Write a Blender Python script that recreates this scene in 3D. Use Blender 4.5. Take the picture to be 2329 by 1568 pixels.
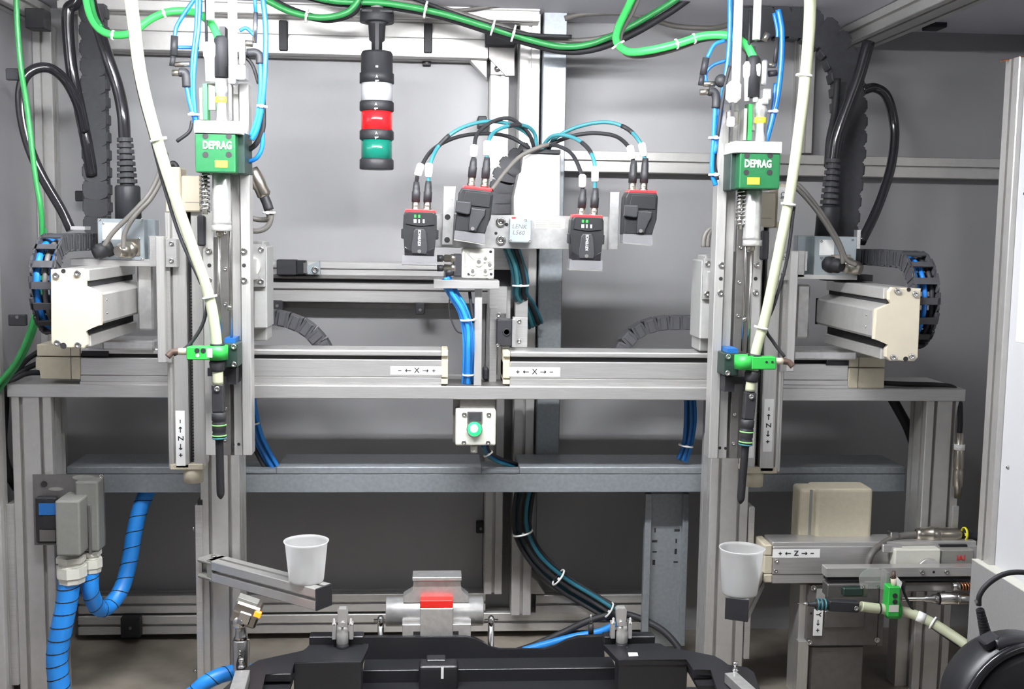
import bpy, bmesh, math, random
from mathutils import Vector, Matrix
random.seed(7)
for o in list(bpy.data.objects):
    bpy.data.objects.remove(o)
SC = bpy.context.scene
COL = SC.collection

# ---------------------------------------------------------------- camera
FW, FH, FPX = 2329.0, 1568.0, 2531.0
CAM = Vector((0.0, -2.5, 1.09))
YAW, PITCH, ROLL = math.radians(3.9), math.radians(5.95), 0.015
fwd = Vector((math.sin(YAW) * math.cos(PITCH), math.cos(YAW) * math.cos(PITCH), -math.sin(PITCH)))
rgt0 = Vector((math.cos(YAW), -math.sin(YAW), 0))
up0 = rgt0.cross(fwd)
rgt = rgt0 * math.cos(ROLL) + up0 * math.sin(ROLL)
upv = up0 * math.cos(ROLL) - rgt0 * math.sin(ROLL)
cd = bpy.data.cameras.new('camera')
cd.sensor_width = 36.0
cd.lens = FPX / FW * 36.0
cd.clip_start, cd.clip_end = 0.02, 60
cam = bpy.data.objects.new('camera', cd)
COL.objects.link(cam)
m = Matrix((rgt, upv, -fwd)).transposed().to_4x4()
m.translation = CAM
cam.matrix_world = m
SC.camera = cam

def ray(px, py):
    return (fwd * FPX + rgt * (px - FW / 2) - upv * (py - FH / 2))
def at(px, py, Y):
    """world point seen at photo pixel (px,py) standing on the plane y=Y"""
    d = ray(px, py)
    return CAM + d * ((Y - CAM.y) / d.y)
def atz(px, py, z):
    d = ray(px, py)
    return CAM + d * ((z - CAM.z) / d.z)
def sc(n, Y):
    """n photo pixels in metres at depth plane Y"""
    return n * (Y - CAM.y) / FPX
def proj(p):
    v = Vector(p) - CAM
    k = FPX / v.dot(fwd)
    return (FW / 2 + v.dot(rgt) * k, FH / 2 - v.dot(upv) * k)

# ---------------------------------------------------------------- world, light, exposure
w = bpy.data.worlds.new('hall')
SC.world = w
w.use_nodes = True
bg = w.node_tree.nodes['Background']
bg.inputs[0].default_value = (0.93, 0.95, 1.0, 1)
bg.inputs[1].default_value = 0.21
SC.view_settings.view_transform = 'Standard'
SC.view_settings.look = 'None'
SC.view_settings.gamma = 1.0
SC.view_settings.use_curve_mapping = False
SC.view_settings.exposure = 0.06
LAMP_E = 230.0
SC.cycles.use_denoising = True
SC.cycles.max_bounces = 8
# real machine lamps: two fluorescent strips hung under the cell roof, in front of the gantry
def area(name, loc, sx, sy, power, rot, col):
    d = bpy.data.lights.new(name, 'AREA')
    d.shape = 'RECTANGLE'
    d.size, d.size_y = sx, sy
    d.energy = power
    d.color = col
    o = bpy.data.objects.new(name, d)
    COL.objects.link(o)
    o.location = loc
    o.rotation_euler = rot
    return o
LAMPS = [(-0.44, -0.70, 1.605), (0.26, -0.70, 1.605)]
# hall lighting that enters through the open front of the cell
HALL = area('hall_light', (2.4, -3.4, 2.2), 1.4, 0.9, 9.0, (0, 0, 0), (1.0, 0.97, 0.92))
HALL.rotation_euler = (Vector((-0.3, 0.0, 0.5)) - HALL.location).to_track_quat('-Z', 'Y').to_euler()

# ---------------------------------------------------------------- mesh helpers
def frame_of(axis):
    a = Vector(axis).normalized()
    t = Vector((0, 0, 1)) if abs(a.z) < 0.9 else Vector((1, 0, 0))
    u = t.cross(a).normalized()
    v = a.cross(u)
    return a, u, v

class B:
    def __init__(s):
        s.bm = bmesh.new()
    def box(s, x0, x1, y0, y1, z0, z1, bev=0.0, seg=1):
        x0, x1 = min(x0, x1), max(x0, x1)
        y0, y1 = min(y0, y1), max(y0, y1)
        z0, z1 = min(z0, z1), max(z0, z1)
        mt = Matrix.Translation(((x0 + x1) / 2, (y0 + y1) / 2, (z0 + z1) / 2)) @ Matrix.Diagonal((x1 - x0, y1 - y0, z1 - z0, 1))
        r = bmesh.ops.create_cube(s.bm, size=1, matrix=mt)
        if bev > 0:
            bev = min(bev, 0.45 * min(x1 - x0, y1 - y0, z1 - z0))
            es = list({e for v in r['verts'] for e in v.link_edges})
            bmesh.ops.bevel(s.bm, geom=es, offset=bev, segments=seg, affect='EDGES', profile=0.5)
        return s
    def px(s, x0, y0, x1, y1, Y0, Y1, bev=0.0, seg=1):
        """box whose front face (plane y=Y0) covers the photo rectangle"""
        xm, ym = (x0 + x1) / 2, (y0 + y1) / 2
        return s.box(at(x0, ym, Y0).x, at(x1, ym, Y0).x, Y0, Y1, at(xm, y1, Y0).z, at(xm, y0, Y0).z, bev, seg)
    def obox(s, c, ex, ey, ez, hx, hy, hz, bev=0.0):
        """oriented box: centre, three axes, half sizes"""
        ex, ey, ez = Vector(ex).normalized(), Vector(ey).normalized(), Vector(ez).normalized()
        mt = Matrix((ex * hx * 2, ey * hy * 2, ez * hz * 2)).transposed().to_4x4()
        mt.translation = Vector(c)
        r = bmesh.ops.create_cube(s.bm, size=1, matrix=mt)
        if bev > 0:
            es = list({e for v in r['verts'] for e in v.link_edges})
            bmesh.ops.bevel(s.bm, geom=es, offset=min(bev, .9 * min(hx, hy, hz)), segments=1, affect='EDGES', profile=0.5)
        return s
    def ring(s, c, u, v, r, n):
        return [s.bm.verts.new(c + (u * math.cos(2 * math.pi * k / n) + v * math.sin(2 * math.pi * k / n)) * r) for k in range(n)]
    def bridge(s, a, b, smooth=True):
        n = len(a)
        for k in range(n):
            f = s.bm.faces.new((a[k], a[(k + 1) % n], b[(k + 1) % n], b[k]))
            f.smooth = smooth
    def lathe(s, o, axis, prof, n=24, cap=(True, True), smooth=True, close=False):
        """prof: list of (radius, height along axis)"""
        a, u, v = frame_of(axis)
        o = Vector(o)
        rs = [s.ring(o + a * h, u, v, max(r, 1e-5), n) for r, h in prof]
        for p, q in zip(rs, rs[1:]):
            s.bridge(p, q, smooth)
        if close:
            s.bridge(rs[-1], rs[0], smooth)
        else:
            if cap[0]:
                s.bm.faces.new(list(reversed(rs[0])))
            if cap[1]:
                s.bm.faces.new(rs[-1])
        return s
    def cyl(s, p, q, r, r2=None, n=20):
        p, q = Vector(p), Vector(q)
        return s.lathe(p, q - p, [(r, 0), (r if r2 is None else r2, (q - p).length)], n)
    def disc(s, px, py, rpx, Y0, Y1, n=18):
        """cylinder along y whose front disc is centred on photo pixel"""
        c = at(px, py, Y0)
        return s.cyl(c, Vector((c.x, Y1, c.z)), sc(rpx, Y0), n=n)
    def tube(s, pts, r, n=10, sub=6, closed=False, rad=None):
        P = spline(pts, sub, closed)
        a, u, v = frame_of(P[1] - P[0])
        rs = []
        N = len(P)
        for i, p in enumerate(P):
            t = (P[(i + 1) % N] - P[i - 1]) if closed else (P[min(i + 1, N - 1)] - P[max(i - 1, 0)])
            t.normalize()
            u = (u - t * u.dot(t)).normalized()
            v = t.cross(u)
            rr = r if rad is None else rad(i / (N - 1))
            rs.append(s.ring(p, u, v, rr, n))
        for p, q in zip(rs, rs[1:]):
            s.bridge(p, q)
        if closed:
            s.bridge(rs[-1], rs[0])
        else:
            s.bm.faces.new(list(reversed(rs[0])))
            s.bm.faces.new(rs[-1])
        return s
    def prism(s, poly, d, smooth=False):
        """extrude a closed planar polygon (3-D points) by vector d"""
        d = Vector(d)
        a = [s.bm.verts.new(Vector(p)) for p in poly]
        b = [s.bm.verts.new(Vector(p) + d) for p in poly]
        s.bm.faces.new(a)
        s.bm.faces.new(list(reversed(b)))
        n = len(a)
        for k in range(n):
            f = s.bm.faces.new((a[(k + 1) % n], a[k], b[k], b[(k + 1) % n]))
            f.smooth = smooth
        return s
    def pprism(s, pix, Y0, Y1, bev=0.0):
        """outline given in photo pixels on plane Y0, extruded to plane Y1"""
        n0 = len(s.bm.verts)
        s.prism([at(x, y, Y0) for x, y in pix], (0, Y1 - Y0, 0))
        if bev > 0:
            s.bm.verts.ensure_lookup_table()
            vs = set(s.bm.verts[n0:])
            es = [e for e in s.bm.edges if e.verts[0] in vs and e.verts[1] in vs and abs(e.verts[0].co.y - Y0) < 1e-6 and abs(e.verts[1].co.y - Y0) < 1e-6]
            bmesh.ops.bevel(s.bm, geom=es, offset=bev, segments=2, affect='EDGES', profile=0.5)
        return s
    def ball(s, c, r, n=14, sz=(1, 1, 1)):
        mt = Matrix.Translation(Vector(c)) @ Matrix.Diagonal((r * sz[0], r * sz[1], r * sz[2], 1))
        q = bmesh.ops.create_uvsphere(s.bm, u_segments=n, v_segments=max(6, n // 2), radius=1, matrix=mt)
        for v in q['verts']:
            for f in v.link_faces:
                f.smooth = True
        return s
    def slotted(s, axis, x0, x1, y0, y1, z0, z1, unit=0.045, slot=0.0085, deep=0.0125, faces='abcd'):
        """aluminium T-slot extrusion filling the box, long side along axis"""
        lo, hi = Vector((min(x0, x1), min(y0, y1), min(z0, z1))), Vector((max(x0, x1), max(y0, y1), max(z0, z1)))
        i = 'xyz'.index(axis)
        j, k = [(1, 2), (2, 0), (0, 1)][i]
        W, H = hi[j] - lo[j], hi[k] - lo[k]
        def side(L):
            n = max(1, int(round(L / unit)))
            return [L * (q + 0.5) / n for q in range(n)]
        c = 0.0018
        P = [(c, 0)]
        for q in side(W):
            P += [(q - slot / 2, 0), (q - slot / 2, deep), (q + slot / 2, deep), (q + slot / 2, 0)] if 'a' in faces else []
        P += [(W - c, 0), (W, c)]
        for q in side(H):
            P += [(W, q - slot / 2), (W - deep, q - slot / 2), (W - deep, q + slot / 2), (W, q + slot / 2)] if 'b' in faces else []
        P += [(W, H - c), (W - c, H)]
        for q in reversed(side(W)):
            P += [(q + slot / 2, H), (q + slot / 2, H - deep), (q - slot / 2, H - deep), (q - slot / 2, H)] if 'c' in faces else []
        P += [(c, H), (0, H - c)]
        for q in reversed(side(H)):
            P += [(0, q + slot / 2), (deep, q + slot / 2), (deep, q - slot / 2), (0, q - slot / 2)] if 'd' in faces else []
        P += [(0, c)]
        poly = []
        for (p, q) in P:
            v = Vector((0, 0, 0))
            v[i], v[j], v[k] = lo[i], lo[j] + p, lo[k] + q
            poly.append(v)
        d = Vector((0, 0, 0))
        d[i] = hi[i] - lo[i]
        return s.prism(list(reversed(poly)), d)
    def pslot(s, axis, x0, y0, x1, y1, Y0, Y1, **kw):
        xm, ym = (x0 + x1) / 2, (y0 + y1) / 2
        return s.slotted(axis, at(x0, ym, Y0).x, at(x1, ym, Y0).x, Y0, Y1, at(xm, y1, Y0).z, at(xm, y0, Y0).z, **kw)

def spline(pts, sub=6, closed=False):
    P = [Vector(p) for p in pts]
    if len(P) == 2 or sub == 1:
        return P
    n = len(P)
    out = []
    for i in range(n if closed else n - 1):
        if closed:
            a, b, c, d = P[i - 1], P[i], P[(i + 1) % n], P[(i + 2) % n]
        else:
            b, c = P[i], P[i + 1]
            a = P[i - 1] if i else b + (b - c)
            d = P[i + 2] if i + 2 < n else c + (c - b)
        for k in range(sub):
            t = k / sub
            out.append(0.5 * ((2 * b) + (c - a) * t + (2 * a - 5 * b + 4 * c - d) * t * t + (3 * b - a - 3 * c + d) * t ** 3))
    if not closed:
        out.append(P[-1])
    return out
def pp(*pts):
    """photo points (px,py,Y) -> world points"""
    return [at(*p) for p in pts]

# ---------------------------------------------------------------- scene objects
def thing(name, label, cat, loc, group=None):
    o = bpy.data.objects.new(name, None)
    o.empty_display_size = 0.03
    COL.objects.link(o)
    o.location = Vector(loc)
    o['label'] = label
    o['category'] = cat
    if group:
        o['group'] = group
    return o
def wloc(o):
    v = Vector((0, 0, 0))
    while o is not None:
        v += o.location
        o = o.parent
    return v
def mesh_of(b, name, mat):
    bm = b.bm if isinstance(b, B) else b
    bmesh.ops.recalc_face_normals(bm, faces=bm.faces)
    lo = Vector([min(v.co[i] for v in bm.verts) for i in range(3)])
    hi = Vector([max(v.co[i] for v in bm.verts) for i in range(3)])
    c = (lo + hi) / 2
    for v in bm.verts:
        v.co -= c
    me = bpy.data.meshes.new(name)
    bm.to_mesh(me)
    bm.free()
    me.materials.append(mat)
    return me, c
def part(name, b, mat, parent=None, label=None, kind=None):
    """one mesh object; b is built in world coordinates"""
    me, c = mesh_of(b, name, mat)
    o = bpy.data.objects.new(name, me)
    COL.objects.link(o)
    o.location = c - wloc(parent) if parent else c
    o.parent = parent
    if label:
        o['label'] = label
    if kind:
        o['kind'] = kind
    return o
def clone(src, c, parent):
    """another piece with the same mesh, centred at world point c"""
    o = src.copy()
    COL.objects.link(o)
    o.parent = parent
    o.location = Vector(c) - (wloc(parent) if parent else Vector((0, 0, 0)))
    return o
def single(name, b, mat, label, cat, group=None):
    o = part(name, b, mat)
    o['label'] = label
    o['category'] = cat
    if group:
        o['group'] = group
    return o
def struct(name, b, mat, label=None):
    return part(name, b, mat, None, label, 'structure')
def glyphs(b, txt, c, right, up, size, depth=0.0004, align='CENTER', offset=0.0, xs=1.0):
    """letters as solid mesh, baseline direction right, raised along right x up"""
    cu = bpy.data.curves.new('glyphs', 'FONT')
    cu.body = txt
    cu.size = size
    cu.align_x = align
    cu.align_y = 'CENTER'
    cu.extrude = depth
    cu.offset = offset
    cu.resolution_u = 2
    ob = bpy.data.objects.new('glyphs', cu)
    me = bpy.data.meshes.new_from_object(ob)
    r, u = Vector(right).normalized(), Vector(up).normalized()
    n = r.cross(u)
    mt = Matrix((r * xs, u, n)).transposed().to_4x4()
    mt.translation = Vector(c)
    me.transform(mt)
    b.bm.from_mesh(me)
    bpy.data.objects.remove(ob)
    bpy.data.curves.remove(cu)
    bpy.data.meshes.remove(me)
    return b
XR, ZU = Vector((1, 0, 0)), Vector((0, 0, 1))

# ---------------------------------------------------------------- materials
def hx(h):
    c = [int(h[i:i + 2], 16) / 255 for i in (0, 2, 4)]
    return tuple(x / 12.92 if x <= 0.04045 else ((x + 0.055) / 1.055) ** 2.4 for x in c) + (1,)
MATS = {}
def mat(name, col, rough=0.5, metal=0.0, var=0.0, scale=40.0, bump=0.0, stretch=None, emit=0.0, spec=0.5, trans=0.0, alpha=1.0, aniso=None, coat=0.0, detail=4.0, ecol=None):
    m = bpy.data.materials.new(name)
    m.use_nodes = True
    nt = m.node_tree
    p = nt.nodes['Principled BSDF']
    base = hx(col)
    p.inputs['Base Color'].default_value = base
    p.inputs['Roughness'].default_value = rough
    p.inputs['Metallic'].default_value = metal
    p.inputs['Specular IOR Level'].default_value = spec
    p.inputs['Transmission Weight'].default_value = trans
    p.inputs['Alpha'].default_value = alpha
    p.inputs['Coat Weight'].default_value = coat
    if emit:
        p.inputs['Emission Color'].default_value = hx(ecol or col)
        p.inputs['Emission Strength'].default_value = emit
    if aniso is not None:
        p.inputs['Anisotropic'].default_value = aniso
        c = nt.nodes.new('ShaderNodeCombineXYZ')
        c.inputs[0].default_value = 1.0
        nt.links.new(c.outputs[0], p.inputs['Tangent'])
    if var or bump:
        g = nt.nodes.new('ShaderNodeNewGeometry')
        mp = nt.nodes.new('ShaderNodeMapping')
        if stretch:
            mp.inputs['Scale'].default_value = stretch
        nt.links.new(g.outputs['Position'], mp.inputs['Vector'])
        nz = nt.nodes.new('ShaderNodeTexNoise')
        nz.inputs['Scale'].default_value = scale
        nz.inputs['Detail'].default_value = detail
        nt.links.new(mp.outputs[0], nz.inputs['Vector'])
        if var:
            cr = nt.nodes.new('ShaderNodeMapRange')
            cr.inputs['From Min'].default_value = 0.3
            cr.inputs['From Max'].default_value = 0.7
            cr.inputs['To Min'].default_value = 1 - var
            cr.inputs['To Max'].default_value = 1 + var
            nt.links.new(nz.outputs['Fac'], cr.inputs['Value'])
            mx = nt.nodes.new('ShaderNodeVectorMath')
            mx.operation = 'SCALE'
            mx.inputs[0].default_value = base[:3]
            nt.links.new(cr.outputs[0], mx.inputs['Scale'])
            nt.links.new(mx.outputs[0], p.inputs['Base Color'])
            rr = nt.nodes.new('ShaderNodeMapRange')
            rr.inputs['To Min'].default_value = max(0.02, rough - var * 0.5)
            rr.inputs['To Max'].default_value = min(1.0, rough + var * 0.5)
            nt.links.new(nz.outputs['Fac'], rr.inputs['Value'])
            nt.links.new(rr.outputs[0], p.inputs['Roughness'])
        if bump:
            bp = nt.nodes.new('ShaderNodeBump')
            bp.inputs['Strength'].default_value = bump
            bp.inputs['Distance'].default_value = 0.002
            nt.links.new(nz.outputs['Fac'], bp.inputs['Height'])
            nt.links.new(bp.outputs[0], p.inputs['Normal'])
    MATS[name] = m
    return m
WALL = mat('sheet_metal_wall', '999899', 0.55, 0.16, var=0.03, scale=9, stretch=(1, 1, 0.4), aniso=0.8, spec=0.3)
WALLS = mat('sheet_metal_side', 'a4a3a6', 0.45, 0.45, var=0.04, scale=9)
CEIL = mat('roof_sheet', 'cfced6', 0.5, 0.0, var=0.04, scale=6)
FLOOR = mat('base_plate_steel', '8f877c', 0.55, 0.35, var=0.2, scale=14, bump=0.05)
ALU = mat('anodised_aluminium', 'c3c1be', 0.36, 0.55, var=0.04, scale=60)
ALUB = mat('brushed_aluminium', 'cfcdcb', 0.34, 0.7, var=0.07, scale=30, stretch=(0.6, 4, 14))
ALUV = mat('brushed_aluminium_upright', 'd2d0cd', 0.36, 0.65, var=0.06, scale=30, stretch=(14, 4, 0.6))
MILL = mat('milled_aluminium', 'd4d3d2', 0.3, 0.75, var=0.1, scale=70)
GALV = mat('galvanised_steel', '91969a', 0.42, 0.5, var=0.10, scale=110, detail=8)
ZINC = mat('zinc_plated_box', 'a9b2b6', 0.36, 0.6, var=0.1, scale=16)
STEEL = mat('bright_steel', 'c9c7c5', 0.22, 1.0, var=0.03, scale=80)
CHROME = mat('chrome', 'd8d6d4', 0.12, 1.0)
DSTEEL = mat('dark_ground_steel', '7d7a78', 0.4, 0.7, var=0.08, scale=60)
CREAM = mat('cream_enamel', 'c6bda9', 0.42, 0.0, var=0.03, scale=30)
CREAMD = mat('cream_cast', 'bfb7a2', 0.5, 0.0, var=0.05, scale=90)
GREYP = mat('grey_plastic', '85847f', 0.55, 0.0, var=0.04, scale=90)
BOXP = mat('pale_grey_plastic', 'cdccc2', 0.5, 0.0, var=0.03, scale=60)
BLACK = mat('black_plastic', '28282b', 0.5, 0.0, var=0.1, scale=120, spec=0.3)
GLOSSK = mat('glossy_black_hose', '1d1c1f', 0.16, 0.0, spec=0.6)
CHAINM = mat('chain_nylon', '38383b', 0.55, 0.0, var=0.12, scale=90, spec=0.25)
RUBBER = mat('matt_black_rubber', '232326', 0.6, spec=0.3)
GREYC = mat('grey_cable', '5f5c58', 0.5)
DARKSLOT = mat('dark_gap', '18171a', 0.8)
GREEN = mat('green_cable', '2a8343', 0.38, var=0.05, scale=40)
GREENB = mat('bright_green_cable', '3fc05c', 0.38)
HEADG = mat('green_anodised', '22633b', 0.38, 0.25, var=0.05, scale=60)
DGREEN = mat('dark_green_block', '22352f', 0.45, 0.2)
RINGG = mat('bright_green_ring', '2ba641', 0.45)
TEAL = mat('teal_cable', '34757e', 0.42)
DTEAL = mat('dark_teal_cable', '1f5f70', 0.42)
BLUE = mat('blue_hose', '1a6fc0', 0.34)
BLUEW = mat('blue_spiral_wrap', '2386dd', 0.42)
DBLUE = mat('deep_blue_cable', '1a5c9e', 0.42)
HOSE = mat('milky_feed_hose', 'd7d8c2', 0.36, 0.0, var=0.04, scale=25, spec=0.5)
HOSEG = mat('milky_feed_hose_yellowed', 'b3b79b', 0.38, 0.0, var=0.06, scale=25)
WHITE = mat('white_label', 'f2f2f0', 0.5)
PAPER = mat('paper_sheet', 'f3f3f1', 0.8)
INK = mat('label_ink', '25262a', 0.7)
YEL = mat('yellow_label', 'f2ea36', 0.5)
REDM = mat('red_band', 'd8262b', 0.4)
REDTAPE = mat('red_tape', 'e0261d', 0.5)
LENSW = mat('clear_lens', 'bcbcc0', 0.25, 0.0, var=0.03, scale=200, stretch=(6, 6, 0.2))
LENSR = mat('red_lens', 'ee1d24', 0.15, 0.0, coat=0.6)
LENSG = mat('green_lens', '0f6b5a', 0.15, 0.0, coat=0.6)
LAMPG = mat('green_lit_lens', '0d8a4e', 0.3, emit=1.25, ecol='3ae088')
LAMPC = mat('bright_lens_core', '9fe8c8', 0.3, emit=2.2, ecol='8ef0c8')
BLOCK = mat('cast_grey_block', 'a6a6a3', 0.5, 0.2, var=0.05, scale=80)
TUBE = mat('lit_tube', 'ffffff', 0.4, emit=LAMP_E, ecol='fafcff')
LEDG = mat('green_led', '2ee03c', 0.3, emit=2.0)
LEDO = mat('orange_led', 'ff7a1c', 0.3, emit=2.5)
CUP = mat('frosted_cup', 'bcbcbb', 0.5, 0.0, spec=0.3)
CUP.node_tree.nodes['Principled BSDF'].inputs['Subsurface Weight'].default_value = 0.8
CUP.node_tree.nodes['Principled BSDF'].inputs['Subsurface Radius'].default_value = (1, 1, 1)
CUP.node_tree.nodes['Principled BSDF'].inputs['Subsurface Scale'].default_value = 0.02
HOODG = mat('grey_cast_hood', '757570', 0.5, 0.1, var=0.05, scale=120)
READER = mat('reader_housing', '1a1b1d', 0.5, 0.0, var=0.06, scale=120, spec=0.25)
VISOR = mat('smoked_visor', '8d8c90', 0.15, 0.0, alpha=0.5)
CLEARP = mat('clear_guard', 'b9b9b6', 0.12, 0.0, alpha=0.35)
TRIM = mat('moulded_black_trim', '1f1f22', 0.42, 0.0, var=0.12, scale=300, spec=0.45)
PANELW = mat('pale_door_panel', 'c9c9cc', 0.55, 0.0)
PANELG = mat('grey_door_panel', '8c8b8b', 0.55, 0.0, var=0.04, scale=120)
COPPER = mat('copper_fitting', 'b57a58', 0.3, 0.9)
BRASS = mat('nickel_brass', 'b8b1a6', 0.3, 1.0)
BROWN = mat('brown_sensor_plug', '4c3b33', 0.5)
# ================================================================ the cell (setting)
WY = 0.42                                   # back wall plane
XL, XRW = -1.0, 1.56
ZC = at(1700, 62, WY).z                     # roof underside
struct('floor', B().box(XL - .02, XRW + .02, -1.15, WY + .02, -0.04, 0.0), FLOOR, 'dusty grey steel base plate of the machine cell')
wb = struct('wall_back', B().box(XL - .02, XRW + .02, WY + .004, WY + .02, 0, ZC + .02), WALL, 'grey brushed sheet metal back wall behind the gantry')
def wpanel(x0, y0, x1, y1):
    part('panel', B().px(x0, y0, x1, y1, WY, WY + .003), WALL, wb)
wpanel(128, 100, 1104, 1352); wpanel(1226, 45, 1822, 352); wpanel(1850, 72, 2400, 362); wpanel(1226, 398, 2400, 1352)
struct('wall_left', B().box(XL - .02, XL, -1.15, WY, 0, ZC), WALLS, 'grey sheet metal side wall at the far left')
struct('wall_right', B().box(XRW, XRW + .02, -0.2, WY, 0, ZC), WALLS, 'unseen grey sheet metal side wall added at the right for the light')  # stands out of view, added for its effect on the light
struct('ceiling', B().box(XL - .02, XRW + .02, -1.15, WY + .02, ZC, ZC + .02), CEIL, 'grey sheet metal roof of the cell')
NT = [0]
def trim(b, label, m=None):
    NT[0] += 1
    return struct('trim_%d' % NT[0], b, m or ALU, label)
# frame posts
xl = XL + .046
trim(B().slotted('z', XL, xl, -.035, .010, 0, ZC - .05), 'slotted aluminium post on the left side wall')
trim(B().slotted('z', XL, xl, WY - .046, WY, 0, ZC - .05), 'slotted aluminium corner post at the left end of the back wall')
trim(B().pslot('z', 1108, 168, 1150, 1352, .345, WY), 'pale slotted aluminium post behind the code readers')
trim(B().pslot('z', 1173, 22, 1219, 1400, .322, WY), 'tall slotted aluminium post beside the zinc channel')
trim(B().pslot('z', 1815, 88, 1852, 348, .375, WY), 'short slotted aluminium post on the upper wall behind the hose')
# rails on the back wall
trim(B().pslot('x', 178, 40, 1110, 122, .335, WY, unit=.09), 'deep slotted aluminium rail along the top of the wall, carrying black clips')
trim(B().pslot('x', 130, -8, 1228, 34, .26, .335), 'bright slotted aluminium rail under the roof')
trim(B().pslot('x', 1220, 12, 2400, 52, .375, WY), 'slotted aluminium rail at the top of the right wall')
trim(B().pslot('x', 1226, 352, 2400, 400, .375, WY), 'slotted aluminium rail across the middle of the right wall')
trim(B().pslot('x', 178, 1354, 1104, 1394, .372, WY), 'upper slotted rail along the foot of the left wall')
trim(B().pslot('x', 178, 1398, 1462, 1440, .372, WY), 'lower slotted rail along the foot of the back wall')
trim(B().pslot('x', 1219, 1354, 1462, 1396, .372, WY), 'upper slotted rail along the foot of the right wall')
# side rails and roof beams
zr = at(120, 100, WY).z
trim(B().slotted('y', XL, xl, -1.15, WY - .046, ZC - .05, ZC - .005), 'slotted aluminium rail along the top of the left side wall')
trim(B().slotted('y', at(1935, 65, WY).x - .04, at(1935, 65, WY).x + .05, -1.15, WY - .046, ZC - .05, ZC - .002), 'slotted aluminium beam running under the roof toward the door')
# zinc cable channels on the wall
trim(B().px(1228, 20, 1281, 1062, .30, .372, bev=.002), 'upright zinc plated cable channel on the back wall', GALV)
# gussets at the post joints
def gusset(pts, Y0, Y1, label):
    trim(B().pprism(pts, Y0, Y1, bev=.002), label, ALU)
gusset([(1066, 134), (1108, 134), (1108, 180)], .36, .40, 'small ribbed aluminium corner gusset under the top rail')
gusset([(1192, 1300), (1222, 1322), (1240, 1352), (1192, 1352)], .36, .40, 'small aluminium corner gusset beside the foot rail')
# black panel clips on the frame
def clip(x0, y0, x1, y1, Y0, Y1, label, ear=True):
    t = thing('panel_clip', label, 'clip', at((x0 + x1) / 2, (y0 + y1) / 2, Y1), 'black panel clips on the frame')
    part('body', B().px(x0, y0, x1, y1, Y0, Y1, bev=.002), BLACK, t)
    if ear:
        part('screw', B().disc((x0 + x1) / 2, y1 - (x1 - x0) * .5, 3.5, Y0 - .002, Y0 + .001), DSTEEL, t)
clip(634, 46, 654, 115, .326, .335, 'long black clip strip on the top rail, the one nearer the left robot head', False)
clip(964, 50, 983, 120, .326, .335, 'long black clip strip on the top rail, right of the signal tower', False)
clip(961, 133, 980, 150, .405, WY, 'small square black clip hanging under the top rail')
clip(1087, 264, 1107, 288, .345, WY, 'small black clip beside the post above the teal cables')
clip(12, 155, 44, 182, -.05, -.036, 'black clip high on the left post behind the black hose', False)
clip(18, 716, 58, 742, -.05, -.036, 'black clip on the left post beside the cable chain')
clip(170, 434, 190, 458, .36, .374, 'black clip beside the left upright cable chain', False)
clip(618, 684, 642, 708, .33, .37, 'black clip under the rear linear axis, nearer the left robot')
clip(945, 690, 966, 716, .33, .37, 'black clip under the rear linear axis, below the code reader')
clip(1083, 1188, 1104, 1214, .40, WY, 'black clip low on the back wall beside the post')
clip(274, 1406, 318, 1452, .345, .372, 'black clip on the foot rail by the blue hose')
clip(56, 18, 100, 64, .20, .25, 'dark square block on the side rail at the top left', False)
clip(2120, 46, 2155, 62, .28, .34, 'black clip under the roof near the door', False)
# corner hinge block on the top joint
t = thing('corner_bracket', 'dark angle bracket joining the top rail and the post', 'bracket', at(1140, 100, .34))
part('angle', B().px(1104, 48, 1172, 104, .30, .345, bev=.002), BLACK, t)
part('slope', B().pprism([(1112, 104), (1170, 88), (1170, 172), (1150, 172), (1112, 132)], .325, .345), DSTEEL, t)
part('plate', B().px(1116, 140, 1149, 170, .335, .346, bev=.001), ALUB, t)
part('bolt', B().lathe(at(1131, 157, .335), (0, -1, 0), [(sc(8, .33), 0), (sc(8, .33), .003), (sc(5, .33), .008), (sc(1, .33), .01)], 14), STEEL, t)
part('screw', B().disc(1133, 140, 4, .325, .345), STEEL, t)
t = thing('joint_plate', 'small grey plate with one screw on top of the tall post', 'plate', at(1199, 30, .32))
part('plate', B().px(1183, 14, 1214, 48, .312, .322, bev=.001), ALUB, t)
part('screw', B().disc(1199, 25, 5, .308, .314), BRASS, t)

# ================================================================ gantry stand
ZT = at(1105, 880, 0).z
X0, X1 = at(15, 884, 0).x, at(2196, 904, 0).x
TH = .029
st = thing('gantry_stand', 'long aluminium gantry table standing on slotted posts', 'stand', (0, .14, 0))
part('table_top', B().box(X0, X1, 0, .21, ZT - TH, ZT, bev=.0015), ALUB, st)
XP = []
for (a, c, y) in ((27, 118, 1000), (457, 546, 1250), (1610, 1698, 1250), (2104, 2186, 1000)):
    x = at(a, y, .004).x
    XP.append((x, at(c, y, .004).x))
    part('post', B().slotted('z', x, XP[-1][1], .004, .094, 0.0, ZT - TH), ALU, st)
# cover strips along the posts
for (a, c, y0, y1, nm) in ((20, 36, 1148, 1620, ''), (446, 461, 1150, 1620, ''), (1698, 1711, 1155, 1500, ''), (2166, 2180, 1152, 1220, '')):
    s_ = part('cover_strip', B().px(a, y0, c, min(y1, 1560), -.004 if c < 1200 else .0, .05, bev=.001), ALUB, st)
for (x, y) in ((443, 1203), (447, 1527), (30, 1525)):
    p = at(x, y, .01)
    part('bolt', B().lathe(p, (-1, 0, 0), [(.005, 0), (.005, .004), (.003, .004), (.003, .007)], 10), STEEL, st)
# black foot pads above the strips
part('cap', B().px(449, 1138, 460, 1150, 0, .05), BLACK, st)

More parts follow.
